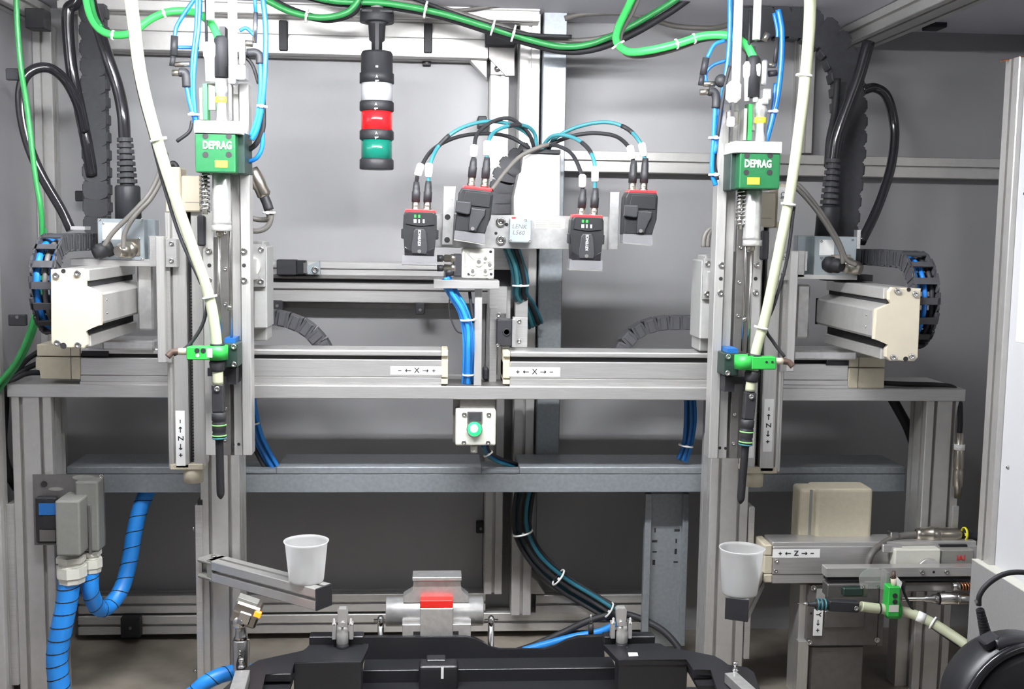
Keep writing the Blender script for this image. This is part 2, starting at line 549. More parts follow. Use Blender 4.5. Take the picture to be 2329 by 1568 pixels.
# ================================================================ zinc cable duct under the table
YD = .115
d = thing('cable_duct', 'long zinc plated cable duct with lids running below the gantry table', 'duct', at(1000, 1120, YD + .08))
zt_, zm_, zb_ = at(1000, 1063, YD).z, at(1000, 1079, YD).z, at(1000, 1121, YD).z
xa, xb = at(150, 1090, YD).x, at(2060, 1090, YD).x
part('trough', B().box(xa, xb, YD + .002, YD + .15, zb_, zm_ - .0008, bev=.001), GALV, d)
lids = [(150, 458), (628, 1096), (1181, 2060)]
for (a, c) in lids:
    part('lid', B().box(at(a, 1070, YD).x, at(c, 1070, YD).x, YD, YD + .152, zm_, zt_, bev=.002), GALV, d)
for (a, c) in ((458, 628), (1096, 1181)):
    part('open_section', B().box(at(a, 1070, YD).x, at(c, 1070, YD).x, YD + .003, YD + .03, zm_, zt_ - .006).box(at(a, 1070, YD).x, at(c, 1070, YD).x, YD - .001, YD + .012, zm_ + .003, zt_ - .009), GALV, d)

# perforated bracket upright
pb = thing('slotted_bracket', 'tall zinc plated bracket with stamped slots standing by the right post', 'bracket', at(1505, 1480, .2))
part('web', B().px(1478, 1124, 1552, 1470, .20, .204), GALV, pb)
part('flange', B().px(1464, 1124, 1479, 1462, .185, .204, bev=.001).px(1550, 1124, 1563, 1470, .185, .204, bev=.001), GALV, pb)
for i, (x, y, w_, h_) in enumerate(((1490, 1207, 3, 10), (1489, 1232, 12, 5), (1489, 1256, 10, 3), (1487, 1280, 6, 12), (1540, 1207, 12, 5), (1538, 1231, 3, 9), (1537, 1255, 5, 12), (1537, 1279, 10, 3))):
    part('slot', B().px(x - w_ / 2, y - h_ / 2, x + w_ / 2, y + h_ / 2, .1992, .201), DARKSLOT, pb)

# lamp housings that hold the two lamps
for i, lp in enumerate(LAMPS):
    t = thing('strip_lamp', 'white fluorescent strip lamp under the roof, %s' % ('the one over the left robot' if i == 0 else 'the one over the right robot'), 'lamp', (lp[0], lp[1], lp[2]))
    part('housing', B().box(lp[0] - .33, lp[0] + .33, lp[1] - .05, lp[1] + .05, lp[2] - .02, lp[2] + .02, bev=.006), WHITE, t)
    for s in (-1, 1):
        part('tube', B().cyl((lp[0] - .31, lp[1] + s * .026, lp[2] - .04), (lp[0] + .31, lp[1] + s * .026, lp[2] - .04), .011, n=14), TUBE, t, 'lit fluorescent tube')
        part('hanger', B().box(lp[0] + s * .2, lp[0] + s * .17, lp[1] - .01, lp[1] + .01, lp[2] + .02, ZC), DSTEEL, t)
        part('end_cap', B().box(lp[0] + s * .34, lp[0] + s * .33, lp[1] - .05, lp[1] + .05, lp[2] - .055, lp[2] + .02), GREYP, t)
# ================================================================ small shared builders
def bolt(px_, py_, rpx, Y, parent, m=None, name='bolt'):
    """socket-head cap screw facing the camera on plane Y"""
    c = at(px_, py_, Y)
    r = sc(rpx, Y)
    b = B().lathe(c, (0, -1, 0), [(r, 0), (r, r * .5), (r * .85, r * .62), (r * .48, r * .62), (r * .45, r * .25), (0.0002, r * .2)], 14)
    return part(name, b, m or STEEL, parent)
def hole(px_, py_, rpx, Y, parent, name='hole'):
    return part(name, B().disc(px_, py_, rpx, Y - .0006, Y + .001), DARKSLOT, parent)
def arrows(b, seq, c, right, up, h):
    """axis marking such as - <- X -> + laid out along right; seq uses < > for arrows"""
    r, u = Vector(right).normalized(), Vector(up).normalized()
    n = r.cross(u)
    step = h * 1.25
    x = -step * (len(seq) - 1) / 2
    c = Vector(c)
    t = h * .13
    for ch in seq:
        o = c + r * x
        if ch == '-':
            b.obox(o, r, u, n, h * .26, t * .5, .0003)
        elif ch == '+':
            b.obox(o, r, u, n, h * .26, t * .5, .0003).obox(o, r, u, n, t * .5, h * .26, .0003)
        elif ch in '<>':
            d = -1 if ch == '<' else 1
            b.obox(o, r, u, n, h * .42, t * .5, .0003)
            tip = o + r * (d * h * .42)
            for s in (-1, 1):
                v = (r * (-d) + u * s).normalized()
                b.obox(tip + v * h * .14, v, n.cross(v), n, h * .16, t * .5, .0003)
        else:
            glyphs(b, ch, o, r, u, h * 1.1, .0003, offset=h * .02)
        x += step
    return b
def axis_label(x0, y0, x1, y1, Y, seq, parent, vertical=None):
    s = part('axis_label', B().px(x0, y0, x1, y1, Y - .0006, Y), WHITE, parent, 'white paper axis label')
    xm, ym = (x0 + x1) / 2, (y0 + y1) / 2
    c = at(xm, ym, Y - .0012)
    if vertical == 'down':                       # text turned clockwise, reads downward
        arrows(B_ := B(), seq, at(xm, ym, Y - .0009), -ZU, XR, sc(15.5, Y))
    else:
        B_ = B()
        arrows(B_, seq, at(xm, ym, Y - .0009), XR, ZU, sc(15.5, Y))
    part('lettering', B_, INK, s)
    return s
def cable_tie(p, d, r, parent=None, w=.0022, m=None, tail=True):
    a, u, v = frame_of(d)
    p = Vector(p)
    b = B().lathe(p - a * w, a, [(r * 1.02, 0), (r * 1.18, 0), (r * 1.18, 2 * w), (r * 1.02, 2 * w)], 14, close=True)
    if tail:
        q = p - Vector((0, r * 1.15, 0))
        b.obox(q + u * r * .5, a, u, v, w * 1.5, w * 1.6, w * 1.4)
    return part('cable_tie', b, m or WHITE, parent, 'white cable tie')

# ================================================================ X axes on the table
def x_axis(side):
    Lf = side == 'L'
    Y = .012
    if Lf:
        xa, xb, cap0, cap1, ref = 182, 1004, 1004, 1019, 760
        yy = dict(top=796, lip=809, sl=818, main=853, gr=857, low=871, base=880)
    else:
        xa, xb, cap0, cap1, ref = 1160, 1930, 1160, 1144, 1400
        yy = dict(top=802, lip=814, sl=825, main=858, gr=862, low=874, base=884)
    z = {k: at(ref, v, Y).z for k, v in yy.items()}
    z['base'] = ZT
    t = thing('linear_axis', 'long silver horizontal axis on the gantry table, ' + ('its label reading minus X plus' if Lf else 'its label reading plus X minus'), 'linear axis', (at((xa + xb) / 2, 880, Y).x, Y + .04, ZT), 'horizontal axes on the table')
    A, C = at(xa, 830, Y).x, at(xb, 830, Y).x
    part('base', B().box(A, C, Y - .004, Y + .095, z['base'], z['low']), ALUB, t)
    part('body', B().box(A, C, Y, Y + .09, z['gr'], z['sl'], bev=.0015).box(A, C, Y, Y + .09, z['low'], z['gr'] - .001, bev=.001).box(A, C, Y + .006, Y + .085, z['gr'] - .003, z['gr'] + .003), ALUB, t)
    part('seal_strip', B().box(A, C, Y + .012, Y + .08, z['sl'] - .002, z['lip'] + .002), DARKSLOT, t)
    part('cover', B().box(A, C, Y, Y + .09, z['lip'], z['top'], bev=.003, seg=2), ALUB, t)
    e0, e1 = sorted((at(cap0, 830, Y).x, at(cap1, 830, Y).x))
    e = B().box(e0, e1, Y - .001, Y + .091, z['gr'] - .001, z['sl'] + .001, bev=.002).box(e0, e1, Y - .001, Y + .091, z['lip'] - .001, z['top'] + .001, bev=.002)
    e.box(e0, e1, Y + .008, Y + .085, z['low'], z['lip']).box(e0, e1, Y - .001, Y + .091, z['low'] - .002, z['gr'] - .004, bev=.001)
    part('end_cap', e, CREAMD, t)
    if Lf:
        part('motor_cover', B().px(83, 784, 182, 811, Y - .003, Y + .1, bev=.002), CREAMD, t, 'cream upper motor cover')
        part('motor_housing', B().pprism([(81, 813), (182, 813), (182, 863), (92, 861), (91, 842), (81, 840)], Y - .003, Y + .1, bev=.001), CREAMD, t, 'cream motor housing')
        part('seam', B().px(160.5, 785, 162, 863, Y - .0036, Y), GREYC, t)
        part('stopper', B().px(186, 799, 246, 810, Y - .004, Y + .04), RUBBER, t)
        part('slider', B().px(232, 775, 350, 797, Y - .01, Y + .1, bev=.004), MILL, t)
        axis_label(888, 834, 1008, 853, Y, '-<X>+', t)
    else:
        part('motor_cover', B().px(1930, 812, 2014, 836, Y - .003, Y + .1, bev=.002), CREAMD, t, 'cream upper motor cover')
        part('motor_housing', B().px(1930, 838, 2012, 884, Y - .003, Y + .1, bev=.002), CREAMD, t, 'cream motor housing')
        part('seam', B().px(1951.5, 812, 1953, 884, Y - .0036, Y), GREYC, t)
        part('stopper', B().px(1880, 820, 1930, 832, Y - .004, Y + .04), RUBBER, t)
        part('slider', B().px(1805, 798, 1950, 820, Y - .01, Y + .1, bev=.004), MILL, t)
        axis_label(1158, 836, 1274, 857, Y, '+<X>-', t)
    return t
x_axis('L'); x_axis('R')

# ================================================================ Y axes sticking out toward the viewer
YF, YB = -.28, .07
def y_axis(side):
    Lf = side == 'L'
    t = thing('cantilever_axis', 'cream ended axis jutting toward the viewer beside the ' + ('left' if Lf else 'right') + ' cable chain', 'linear axis', at(175 if Lf else 2040, 790, -.1), 'axes jutting toward the viewer')
    if Lf:
        pl = [(115, 613), (186, 611), (194, 619), (194, 651), (229, 667), (229, 740), (193, 752), (197, 764), (197, 785), (191, 793), (128, 791), (116, 782)]
        spine, bump = (121, 187), (187, 228)
        lip = ((613, 640), (764, 791)); cen = (667, 740)
        scr = ((128.5, 627), (177, 622), (131, 780), (178, 785)); pits = ((144, 617, 5), (144, 787, 7))
        dots = ((236, 685), (236, 716))
        inner = lambda x: x
    else:
        pl = [(2030, 654), (2095, 657), (2088, 814), (2080, 822), (2024, 821), (2015, 812), (2015, 794), (2022, 783), (1988, 772), (1993, 704), (2029, 691), (2022, 682), (2022, 664)]
        spine, bump = (2025, 2088), (1990, 2025)
        lip = ((656, 682), (795, 820)); cen = (704, 772)
        scr = ((2040, 662), (2081, 669), (2031, 813), (2073, 811)); pits = ((2067, 659, 5), (2060, 817, 6))
        dots = ((1979, 720), (1978, 747))
    xs0, xs1 = at(spine[0], 700, YF).x, at(spine[1], 700, YF).x
    xb0, xb1 = at(bump[0], 700, YF).x, at(bump[1], 700, YF).x
    zz = lambda y: at(sum(spine) / 2, y, YF).z
    y0 = YF + .012
    part('body', B().box(xs0, xs1, y0, YB, zz(lip[1][1]), zz(lip[0][0]), bev=.003), ALU, t)
    xi = xs1 if Lf else xs0
    s = 1 if Lf else -1
    for k, (a, c) in enumerate(lip):
        part('side_rail', B().box(xi - s * .001, xi + s * .011, y0, YB, zz(c), zz(a), bev=.002), ALU, t)
    xo = xb1 if Lf else xb0
    part('seal_gap', B().box(xi - s * .001, xi + s * .004, y0, YB, zz(lip[1][0]), zz(lip[0][1])), DARKSLOT, t)
    a0, a1 = zz(cen[1]), zz(cen[0])
    poly = [(xi, a0 - .006), (xo - s * .004, a0 + .001), (xo, a0 + .006), (xo, a1 - .004), (xo - s * .004, a1), (xi, a1 + .012)]
    part('cover', B().prism([Vector((p, y0, q)) for p, q in poly], (0, YB - y0, 0)), ALU, t)
    part('end_plate', B().pprism(pl, YF, YF + .013, bev=.002), CREAM, t, 'cream end plate')
    part('end_gasket', B().box(xo - s * .006, xo + s * .0012, YB, YB + .004, a0, a1), DARKSLOT, t)
    for (x, y) in scr:
        bolt(x, y, 7.5, YF, t)
    for (x, y, r) in pits:
        part('screw_hole', B().disc(x, y, r, YF - .0005, YF + .001), DARKSLOT, t)
    for (x, y) in dots:
        # small rivets on the cover flank
        p = at(x, y, YF)
        part('rivet', B().ball((xo + s * .0005, y0 + .03, p.z), .0022, 8), STEEL, t)
    # carriage plate that carries the upright axis
    if Lf:
        part('carriage', B().px(312, 600, 348, 752, -.02, .05, bev=.004), MILL, t)
    else:
        part('carriage', B().px(1812, 648, 1842, 770, -.02, .05, bev=.004), MILL, t)
    return t
y_axis('L'); y_axis('R')

# ================================================================ rear axis behind the signal tower
t = thing('rear_axis', 'slim silver axis on the back wall below the signal tower', 'linear axis', at(870, 690, .3))
Y = .35
part('back_rail', B().px(606, 596, 1010, 612, Y + .01, Y + .06, bev=.002).px(606, 614, 1010, 628, Y + .01, Y + .06, bev=.002), ALUB, t)
part('cover', B().px(606, 629, 1100, 636, Y - .01, Y + .06, bev=.002), DSTEEL, t)
part('seal_strip', B().px(606, 636, 1100, 645, Y + .006, Y + .055), DARKSLOT, t)
part('body', B().px(606, 645, 1110, 659, Y - .005, Y + .055, bev=.002), ALUB, t)
part('groove', B().px(606, 659, 1110, 663, Y + .004, Y + .055), DSTEEL, t)
part('base', B().px(606, 663, 1112, 689, Y - .005, Y + .055, bev=.002), ALUB, t)
part('under_strip', B().px(606, 690, 1060, 702, Y + .045, Y + .06), DSTEEL, t)  # thin dark strip along the wall just below the base
part('end_block', B().px(1112, 650, 1152, 695, Y - .005, Y + .055, bev=.003), ALUB, t)
part('end_gap', B().px(1124, 606, 1160, 652, Y + .03, Y + .055), RUBBER, t)
sw = thing('limit_switch', 'black limit switch with steel roller arm on the rear axis', 'switch', at(660, 625, Y))
part('body', B().px(629, 591, 674, 626, Y - .03, Y + .01, bev=.002), BLACK, sw)
part('head', B().px(674, 593, 694, 625, Y - .03, Y + .01, bev=.002), READER, sw)
part('plunger', B().px(690, 598, 698, 622, Y - .035, Y - .01), STEEL, sw)
part('arm_plate', B().pprism([(697, 606), (726, 594), (727, 624), (700, 624)], Y - .03, Y - .005), ZINC, sw)
bolt(717, 614, 8, Y - .031, sw)

# ================================================================ signal tower
YT = .13
c0 = at(857, 200, YT)
k = lambda n: sc(n, YT)
t = thing('signal_tower', 'hanging signal tower with clear, red and green lamp sections', 'signal lamp', Vector((c0.x, YT, at(857, 20, YT).z)))
def zt(y):
    return at(857, y, YT).z
def ztube(y0, y1, prof, n=32):
    """prof: (radius px, pixel y)"""
    return B().lathe((c0.x, YT, 0), (0, 0, 1), [(k(r), zt(y)) for r, y in prof], n)
part('flange', ztube(0, 0, [(37, 52), (38, 50), (37, 27), (34, 23)]).px(823, 22, 893, 27, YT - k(36), YT + k(36)), BLACK, t)
part('conduit', ztube(0, 0, [(13, 24), (14, 0), (14, -20)]), ALU, t)
part('stem', ztube(0, 0, [(12, 118), (12, 96), (17, 92), (19, 58), (26, 52)]), BLACK, t)
part('key', B().px(853, 50, 862, 118, YT - k(21), YT - k(5)), BLACK, t)
part('housing', ztube(0, 0, [(38, 190), (38, 168), (35, 166), (35, 124), (32, 118), (20, 116)]), BLACK, t)
for nm, y0, y1, m_, dx in (('clear_lens', 189, 234, LENSW, 0), ('red_lens', 250, 300, LENSR, 0), ('green_lens', 316, 366, LENSG, 0)):
    prof = [(34.5, y1), (34.5, (y0 + y1) / 2), (34.5, y0)]
    l_ = part(nm, ztube(0, 0, prof), m_, t, nm.replace('_', ' ') + ' section of the tower')
for (y0, y1) in ((231, 254), (297, 319), (362, 386)):
    part('ring', ztube(0, 0, [(36, y1), (38, y1 - 2), (38, y0 + 3), (36, y0)]), BLACK, t)
for (y, dx) in ((173, 0), (236, -2), (302, -1)):
    p = at(857 + dx, y, YT)
    part('mark', B().pprism([(857 + dx - 3, y + 4), (857 + dx, y - 3), (857 + dx + 3, y + 4), (857 + dx, y + 2)], YT - k(39), YT - k(37)), WHITE, t)
    part('mark', B().pprism([(853 + dx, y + 9), (862 + dx, y + 9), (861 + dx, y + 11), (857 + dx, y + 12), (855 + dx, y + 15)], YT - k(39), YT - k(37)), WHITE, t)
part('mark', B().px(854, 149, 860, 153, YT - k(36.5), YT - k(34)), WHITE, t)

# ================================================================ lift axis, code-reader bar
YC = .10
t = thing('lift_axis', 'tall pale upright axis behind the code reader bar', 'linear axis', at(1230, 900, YC + .05))
part('column', B().pprism([(1190, 348), (1276, 352), (1274, 500), (1168, 500), (1168, 448), (1180, 395), (1190, 390)], YC, YC + .08, bev=.004), ALUV, t)
part('cap', B().px(1190, 340, 1275, 349, YC - .003, YC + .085), BLACK, t)
part('lower_column', B().px(1150, 640, 1160, 876, YC + .06, YC + .09).px(1172, 560, 1200, 880, YC + .06, YC + .1), ALUB, t)
part('side_plate', B().px(1112, 560, 1166, 614, YC + .02, YC + .05, bev=.001), ALUB, t)
part('dark_block', B().px(1124, 600, 1162, 652, YC + .05, YC + .08), RUBBER, t)
part('carriage_plate', B().px(1112, 652, 1154, 715, YC + .03, YC + .06, bev=.002), ALUB, t)
YBAR = .03
t = thing('reader_bar', 'silver mounting bar with two side plates carrying the four code readers', 'bar', at(1200, 560, YBAR))
zb0, zb1 = at(1200, 566, YBAR).z, at(1200, 490, YBAR).z
part('bar', B().box(at(988, 530, YBAR).x, at(1398, 530, YBAR).x, YBAR, YBAR + .016, zb0, zb1, bev=.001), MILL, t)
for (p, hs) in (([(1009, 424), (1037, 424), (1029, 557), (1005, 557)], ((1018, 494), (1017, 546))), ([(1388, 437), (1409, 437), (1405, 568), (1384, 568)], ())):
    s = part('side_plate', B().pprism(p, YBAR - .022, YBAR - .004, bev=.001), MILL, t)
    for (x, y) in hs:
        hole(x, y, 6.5, YBAR - .022, s)
for (x, y) in ((1139, 505), (1139, 546)):
    bolt(x, y, 11, YBAR, t)
hole(1128, 531, 3.5, YBAR, t)
hole(1152, 511, 4, YBAR, t)
s = part('type_label', B().px(1216, 498, 1284, 520, YBAR - .0006, YBAR), BOXP, t, 'small faded printed type label')
b = B()
for i in range(4):
    b.px(1218, 500.5 + i * 5, 1218 + (26 if i else 34), 503 + i * 5, YBAR - .001, YBAR - .0005)
    if i:
        b.px(1248, 500.5 + i * 5, 1276, 503 + i * 5, YBAR - .001, YBAR - .0005)
part('print', b, GREYP, s)
t = thing('junction_box', 'small grey junction box with handwritten marking on the reader bar', 'box', at(1184, 553, YBAR))
part('body', B().pprism([(1160, 497), (1210, 499), (1208, 553), (1158, 552)], YBAR - .028, YBAR - .0005, bev=.003), ZINC, t)
b = B()
glyphs(b, 'LENK', at(1182, 516, YBAR - .0285), Vector((1, 0, -.04)), Vector((.2, 0, 1)), sc(14, 0), .0003)
glyphs(b, 'L560', at(1180, 530, YBAR - .0285), Vector((1, 0, -.04)), Vector((.2, 0, 1)), sc(14, 0), .0003)
part('handwriting', b, GREYC, t)
for (x, y, r) in ((1195, 501, 3.5), (1161, 547, 3), (1205, 549, 3)):
    bolt(x, y, r, YBAR - .0275, t)
part('tab', B().px(1164, 494, 1173, 498, YBAR - .028, YBAR - .02), REDM, t)

# ---- code readers
def reader(px_, py_, Y, tilt, kind, label, scale=1.0):
    """housing 76 px wide, 126 px high, local x right, z up, -y toward the viewer"""
    u = sc(1, Y) * scale
    o = at(px_, py_, Y)
    ca, sa = math.cos(tilt), math.sin(tilt)
    def L(x, z, y=0.0):
        return Vector((o.x + (x * ca - z * sa) * u, o.y + y * u, o.z + (x * sa + z * ca) * u))
    t = thing('code_reader', label, 'code reader', o, 'code readers on the bar')
    def pr(pts, y0, y1, bev=0.0):
        b = B()
        b.prism([L(x, z, y0) for x, z in pts], Vector((0, (y1 - y0) * u, 0)))
        if bev:
            es = [e for e in b.bm.edges if all(abs(v.co.y - (o.y + y0 * u)) < 1e-7 for v in e.verts)]
            bmesh.ops.bevel(b.bm, geom=es, offset=bev * u, segments=2, affect='EDGES', profile=.5)
        return b
    if kind == 'front':
        body = [(-33, 52), (33, 52), (37, 44), (38, 10), (36, -6), (33, -44), (-33, -44), (-36, -6), (-38, 10), (-37, 44)]
        part('housing', pr(body, -22, 28, 4), READER, t)
        part('cap', pr([(-33, 57), (33, 57), (35, 50), (-35, 50)], -20, 27, 1.5), REDM, t, 'red cap band')
        part('brow', pr([(-28, 50), (28, 50), (31, 24), (0, 20), (-31, 24)], -25, -22), READER, t)
        part('face', pr([(-14, 8), (-9, 14), (9, 14), (14, 8), (19, -32), (16, -42), (-16, -42), (-19, -32)], -27, -22, 2), BLACK, t)
        part('lower_shroud', pr([(-33, -26), (-17, -38), (17, -38), (33, -26), (33, -46), (-33, -46)], -24, 24, 1), GLOSSK, t)
        for (x, m_) in ((-11, LEDG), (-2, LEDG)):
            part('led', pr([(x - 2, 45), (x + 2, 45), (x + 2, 39), (x - 2, 39)], -26, -25), m_, t, 'lit green status LED')
        b = B()
        glyphs(b, 'KEYENCE', L(0, -6, -27.6), L(0, 1) - L(0, 0), L(-1, 0) - L(0, 0), 8.4 * u, .0003, offset=.00012)
        for x, w_ in ((-11, 6), (-2, 3), (8, 4)):
            b.obox(L(x, 31, -25.4), (1, 0, 0), (0, 1, 0), (0, 0, 1), w_ * .5 * u, .3 * u, 4 * u)
        part('lettering', b, WHITE, t)
        part('screw', B().cyl(L(0, -36, -28.5), L(0, -36, -26), 4.2 * u, n=14), DSTEEL, t)
        for s in (-1, 1):
            part('side_clip', pr([(s * 36, 14), (s * 42, 12), (s * 42, -8), (s * 36, -10)], -8, 10, 1), BLACK, t)
        part('visor', pr([(-37, -44), (37, -44), (38, -68), (-38, -68)], -23, 20), VISOR, t, 'clear smoked visor')
        part('visor_rim', pr([(-38, -66.5), (38, -66.5), (38, -69), (-38, -69)], -23, 20), GREYP, t)
    else:
        body = [(-32, 52), (34, 52), (39, 44), (39, -8), (33, -28), (30, -46), (-38, -46), (-38, 40)]
        part('housing', pr(body, -22, 28, 4), READER, t)
        part('cap', pr([(-28, 58), (34, 58), (36, 51), (-32, 51)], -20, 27, 1.5), REDM, t, 'red cap band')
        part('back_cover', pr([(-24, 46), (30, 46), (35, 40), (34, 14), (-30, 14)], -25, -22, 2), READER, t)
        part('rear_hump', pr([(-8, 10), (26, 10), (26, -4), (10, -26), (10, -42), (-8, -42), (-8, -26)], -29, -22, 3), BLACK, t)
        part('mounting_block', pr([(-42, 22), (-9, 22), (-7, 14), (-9, -4), (-14, -7), (-42, -4)], -34, -20, 3), BLACK, t)
        part('screw', B().cyl(L(1, -36, -31), L(1, -36, -27), 4.2 * u, n=14), DSTEEL, t)
        part('visor', pr([(-38, -44), (30, -44), (32, -68), (-38, -64)], -22, 24), VISOR, t, 'clear smoked visor')
        part('visor_rim', pr([(-38, -63.5), (32, -67), (32, -69.5), (-38, -66)], -22, 24), GREYP, t)
    return t, L, u
YRD = -.02
RD = []
RD.append(reader(955, 535, YRD - .03, math.radians(-1.0), 'front', 'front-facing dark code reader on the bar, nearest the signal tower, with lit green LEDs'))
RD.append(reader(1077, 484, YRD + .0, math.radians(-5.5), 'back', 'tilted dark code reader with blank back between the silver plate and the junction box', 1.0))
RD.append(reader(1332, 546, YRD - .03, math.radians(-1.0), 'front', 'front-facing dark code reader right of the printed type label, with lit green LEDs'))
RD.append(reader(1453, 490, YRD + .0, math.radians(-1.5), 'back', 'dark code reader with blank back at the far right end of the bar', .98))
# cables of the readers
def reader_cable(base, path, m_, label, black_from=None, tag=None, tagl=26, collar=True):
    """base: photo (x,y) of the cap entry; path: list of (x,y,Y) from plug top to the post"""
    Y = base[2]
    u = sc(1, Y)
    d = Vector((path[0][0] - base[0], 0, base[1] - path[0][1])).normalized()
    o = at(*base)
    t = thing('reader_cable', label, 'cable', o, 'cables of the code readers')
    P = pp(*path)
    part('nut', B().lathe(o, d, [(9.5 * u, 0), (9.5 * u, 8 * u), (8 * u, 9 * u), (8.5 * u, 12 * u), (8.5 * u, 24 * u)], 14), BRASS, t)
    L = (P[0] - o).length
    part('plug', B().lathe(o, d, [(9.5 * u, 22 * u), (9.8 * u, 44 * u), (8.6 * u, 46 * u), (8.2 * u, L * .8), (6.5 * u, L)], 14), BLACK, t)
    part('jacket', B().tube([o + d * (L * .9)] + P, 4.6 * u, 10, 8), m_, t)
    S = spline(P, 8)
    if tag:
        i0 = tag
        q0, q1 = S[i0], S[i0 + 3]
        dd = (q1 - q0).normalized()
        part('wire_tag', B().lathe(q0, dd, [(5.5 * u, 0), (8.5 * u, 2 * u), (8.5 * u, tagl * u), (5.5 * u, (tagl + 3) * u)], 12), WHITE, t, 'white cable tag')
    if black_from:
        a, c = black_from
        part('sleeve', B().tube(S[a:c], 5.2 * u, 10, 1), BLACK, t, 'black printed sleeve')
    return t
r0 = YRD - .03
reader_cable((945, 482, r0), [(947, 414, r0), (955, 385, r0), (985, 340, .02), (1040, 312, .05), (1105, 304, .08), (1160, 312, .10), (1205, 338, .11)], RUBBER, 'black cable of the reader nearest the signal tower', None, 4, 26)
reader_cable((971, 482, r0), [(974, 412, r0), (978, 375, r0), (998, 332, .0), (1040, 296, .02), (1100, 277, .05), (1160, 283, .08), (1205, 310, .10), (1214, 340, .11)], TEAL, 'teal cable of the reader nearest the signal tower', (16, 22), 2, 28)
reader_cable((1071, 426, YRD), [(1077, 360, YRD), (1079, 335, YRD), (1086, 305, .02), (1118, 278, .05), (1160, 270, .07), (1200, 300, .09), (1216, 340, .11)], RUBBER, 'black cable of the tilted reader', None, 1, 24)
reader_cable((1102, 428, YRD), [(1107, 358, YRD), (1110, 325, YRD), (1125, 300, .02), (1160, 286, .05), (1196, 287, .08), (1216, 305, .10), (1220, 340, .11)], TEAL, 'teal cable of the tilted reader', (23, 30), 1, 30)
reader_cable((1321, 495, r0), [(1325, 430, r0), (1322, 395, r0), (1300, 350, .02), (1265, 331, .06), (1245, 332, .1)], RUBBER, 'black cable of the reader beside the type label', None, 1, 26)
reader_cable((1350, 495, r0), [(1353, 428, r0), (1352, 372, r0), (1335, 335, .0), (1300, 312, .04), (1262, 308, .07), (1240, 325, .10), (1236, 342, .11)], TEAL, 'teal cable of the reader beside the type label', (12, 20), 2, 32)
reader_cable((1437, 438, YRD), [(1440, 365, YRD), (1430, 335, YRD), (1400, 310, .03), (1350, 303, .06), (1300, 310, .08), (1255, 328, .1), (1240, 342, .11)], RUBBER, 'black cable of the reader at the far right end', None, 1, 28)
reader_cable((1463, 438, YRD), [(1466, 360, YRD), (1456, 325, YRD), (1425, 292, .02), (1375, 278, .05), (1310, 290, .08), (1262, 315, .1), (1248, 340, .11)], TEAL, 'teal cable of the reader at the far right end', (13, 19), 1, 28)
single('reader_lead', B().tube(pp((1118, 432, .0), (1150, 390, .03), (1185, 355, .06), (1235, 332, .08), (1262, 330, .1)), sc(5, .05), 10, 8), GREYC, 'thin dark grey lead from behind the tilted reader up over the white column', 'cable')
# ================================================================ the two screwdriver robots
YK = ((-400, -360), (0, 45), (275, 322), (393, 430), (490, 525), (785, 808), (900, 915), (1035, 1042), (1135, 1145), (1500, 1505))
def ymap(y):
    for (a, b), (c, d) in zip(YK, YK[1:]):
        if y <= c:
            return b + (d - b) * (y - a) / (c - a)
    return y
class Rig:
    def __init__(s, left):
        s.left = left
        s.K = 2204
    def m(s, x, y):
        if s.left:
            return x, y
        yy = ymap(y)
        return s.K - x - .037 * (yy - 380), yy
    def at(s, x, y, Y):
        return at(*s.m(x, y), Y)
    def bx(s, b, x0, y0, x1, y1, Y0, Y1, bev=0.0, seg=1, rx=None):
        xm, ym = (x0 + x1) / 2, (y0 + y1) / 2
        if rx is not None and not s.left:
            h = (x1 - x0) / 2
            return b.px(rx - h, ymap(y0), rx + h, ymap(y1), Y0, Y1, bev, seg)
        return b.box(s.at(x0, ym, Y0).x, s.at(x1, ym, Y0).x, Y0, Y1, s.at(xm, y1, Y0).z, s.at(xm, y0, Y0).z, bev, seg)
    def zc(s, b, x, prof, Y, n=20, rx=None):
        """upright turned part: prof = (radius px, pixel y)"""
        ya = sum(p[1] for p in prof) / len(prof)
        xm = s.at(x, ya, Y).x
        if rx is not None and not s.left:
            xm = at(rx, ymap(ya), Y).x
        return b.lathe((xm, Y, 0), (0, 0, 1), [(sc(r, Y), s.at(x, y, Y).z) for r, y in prof], n)
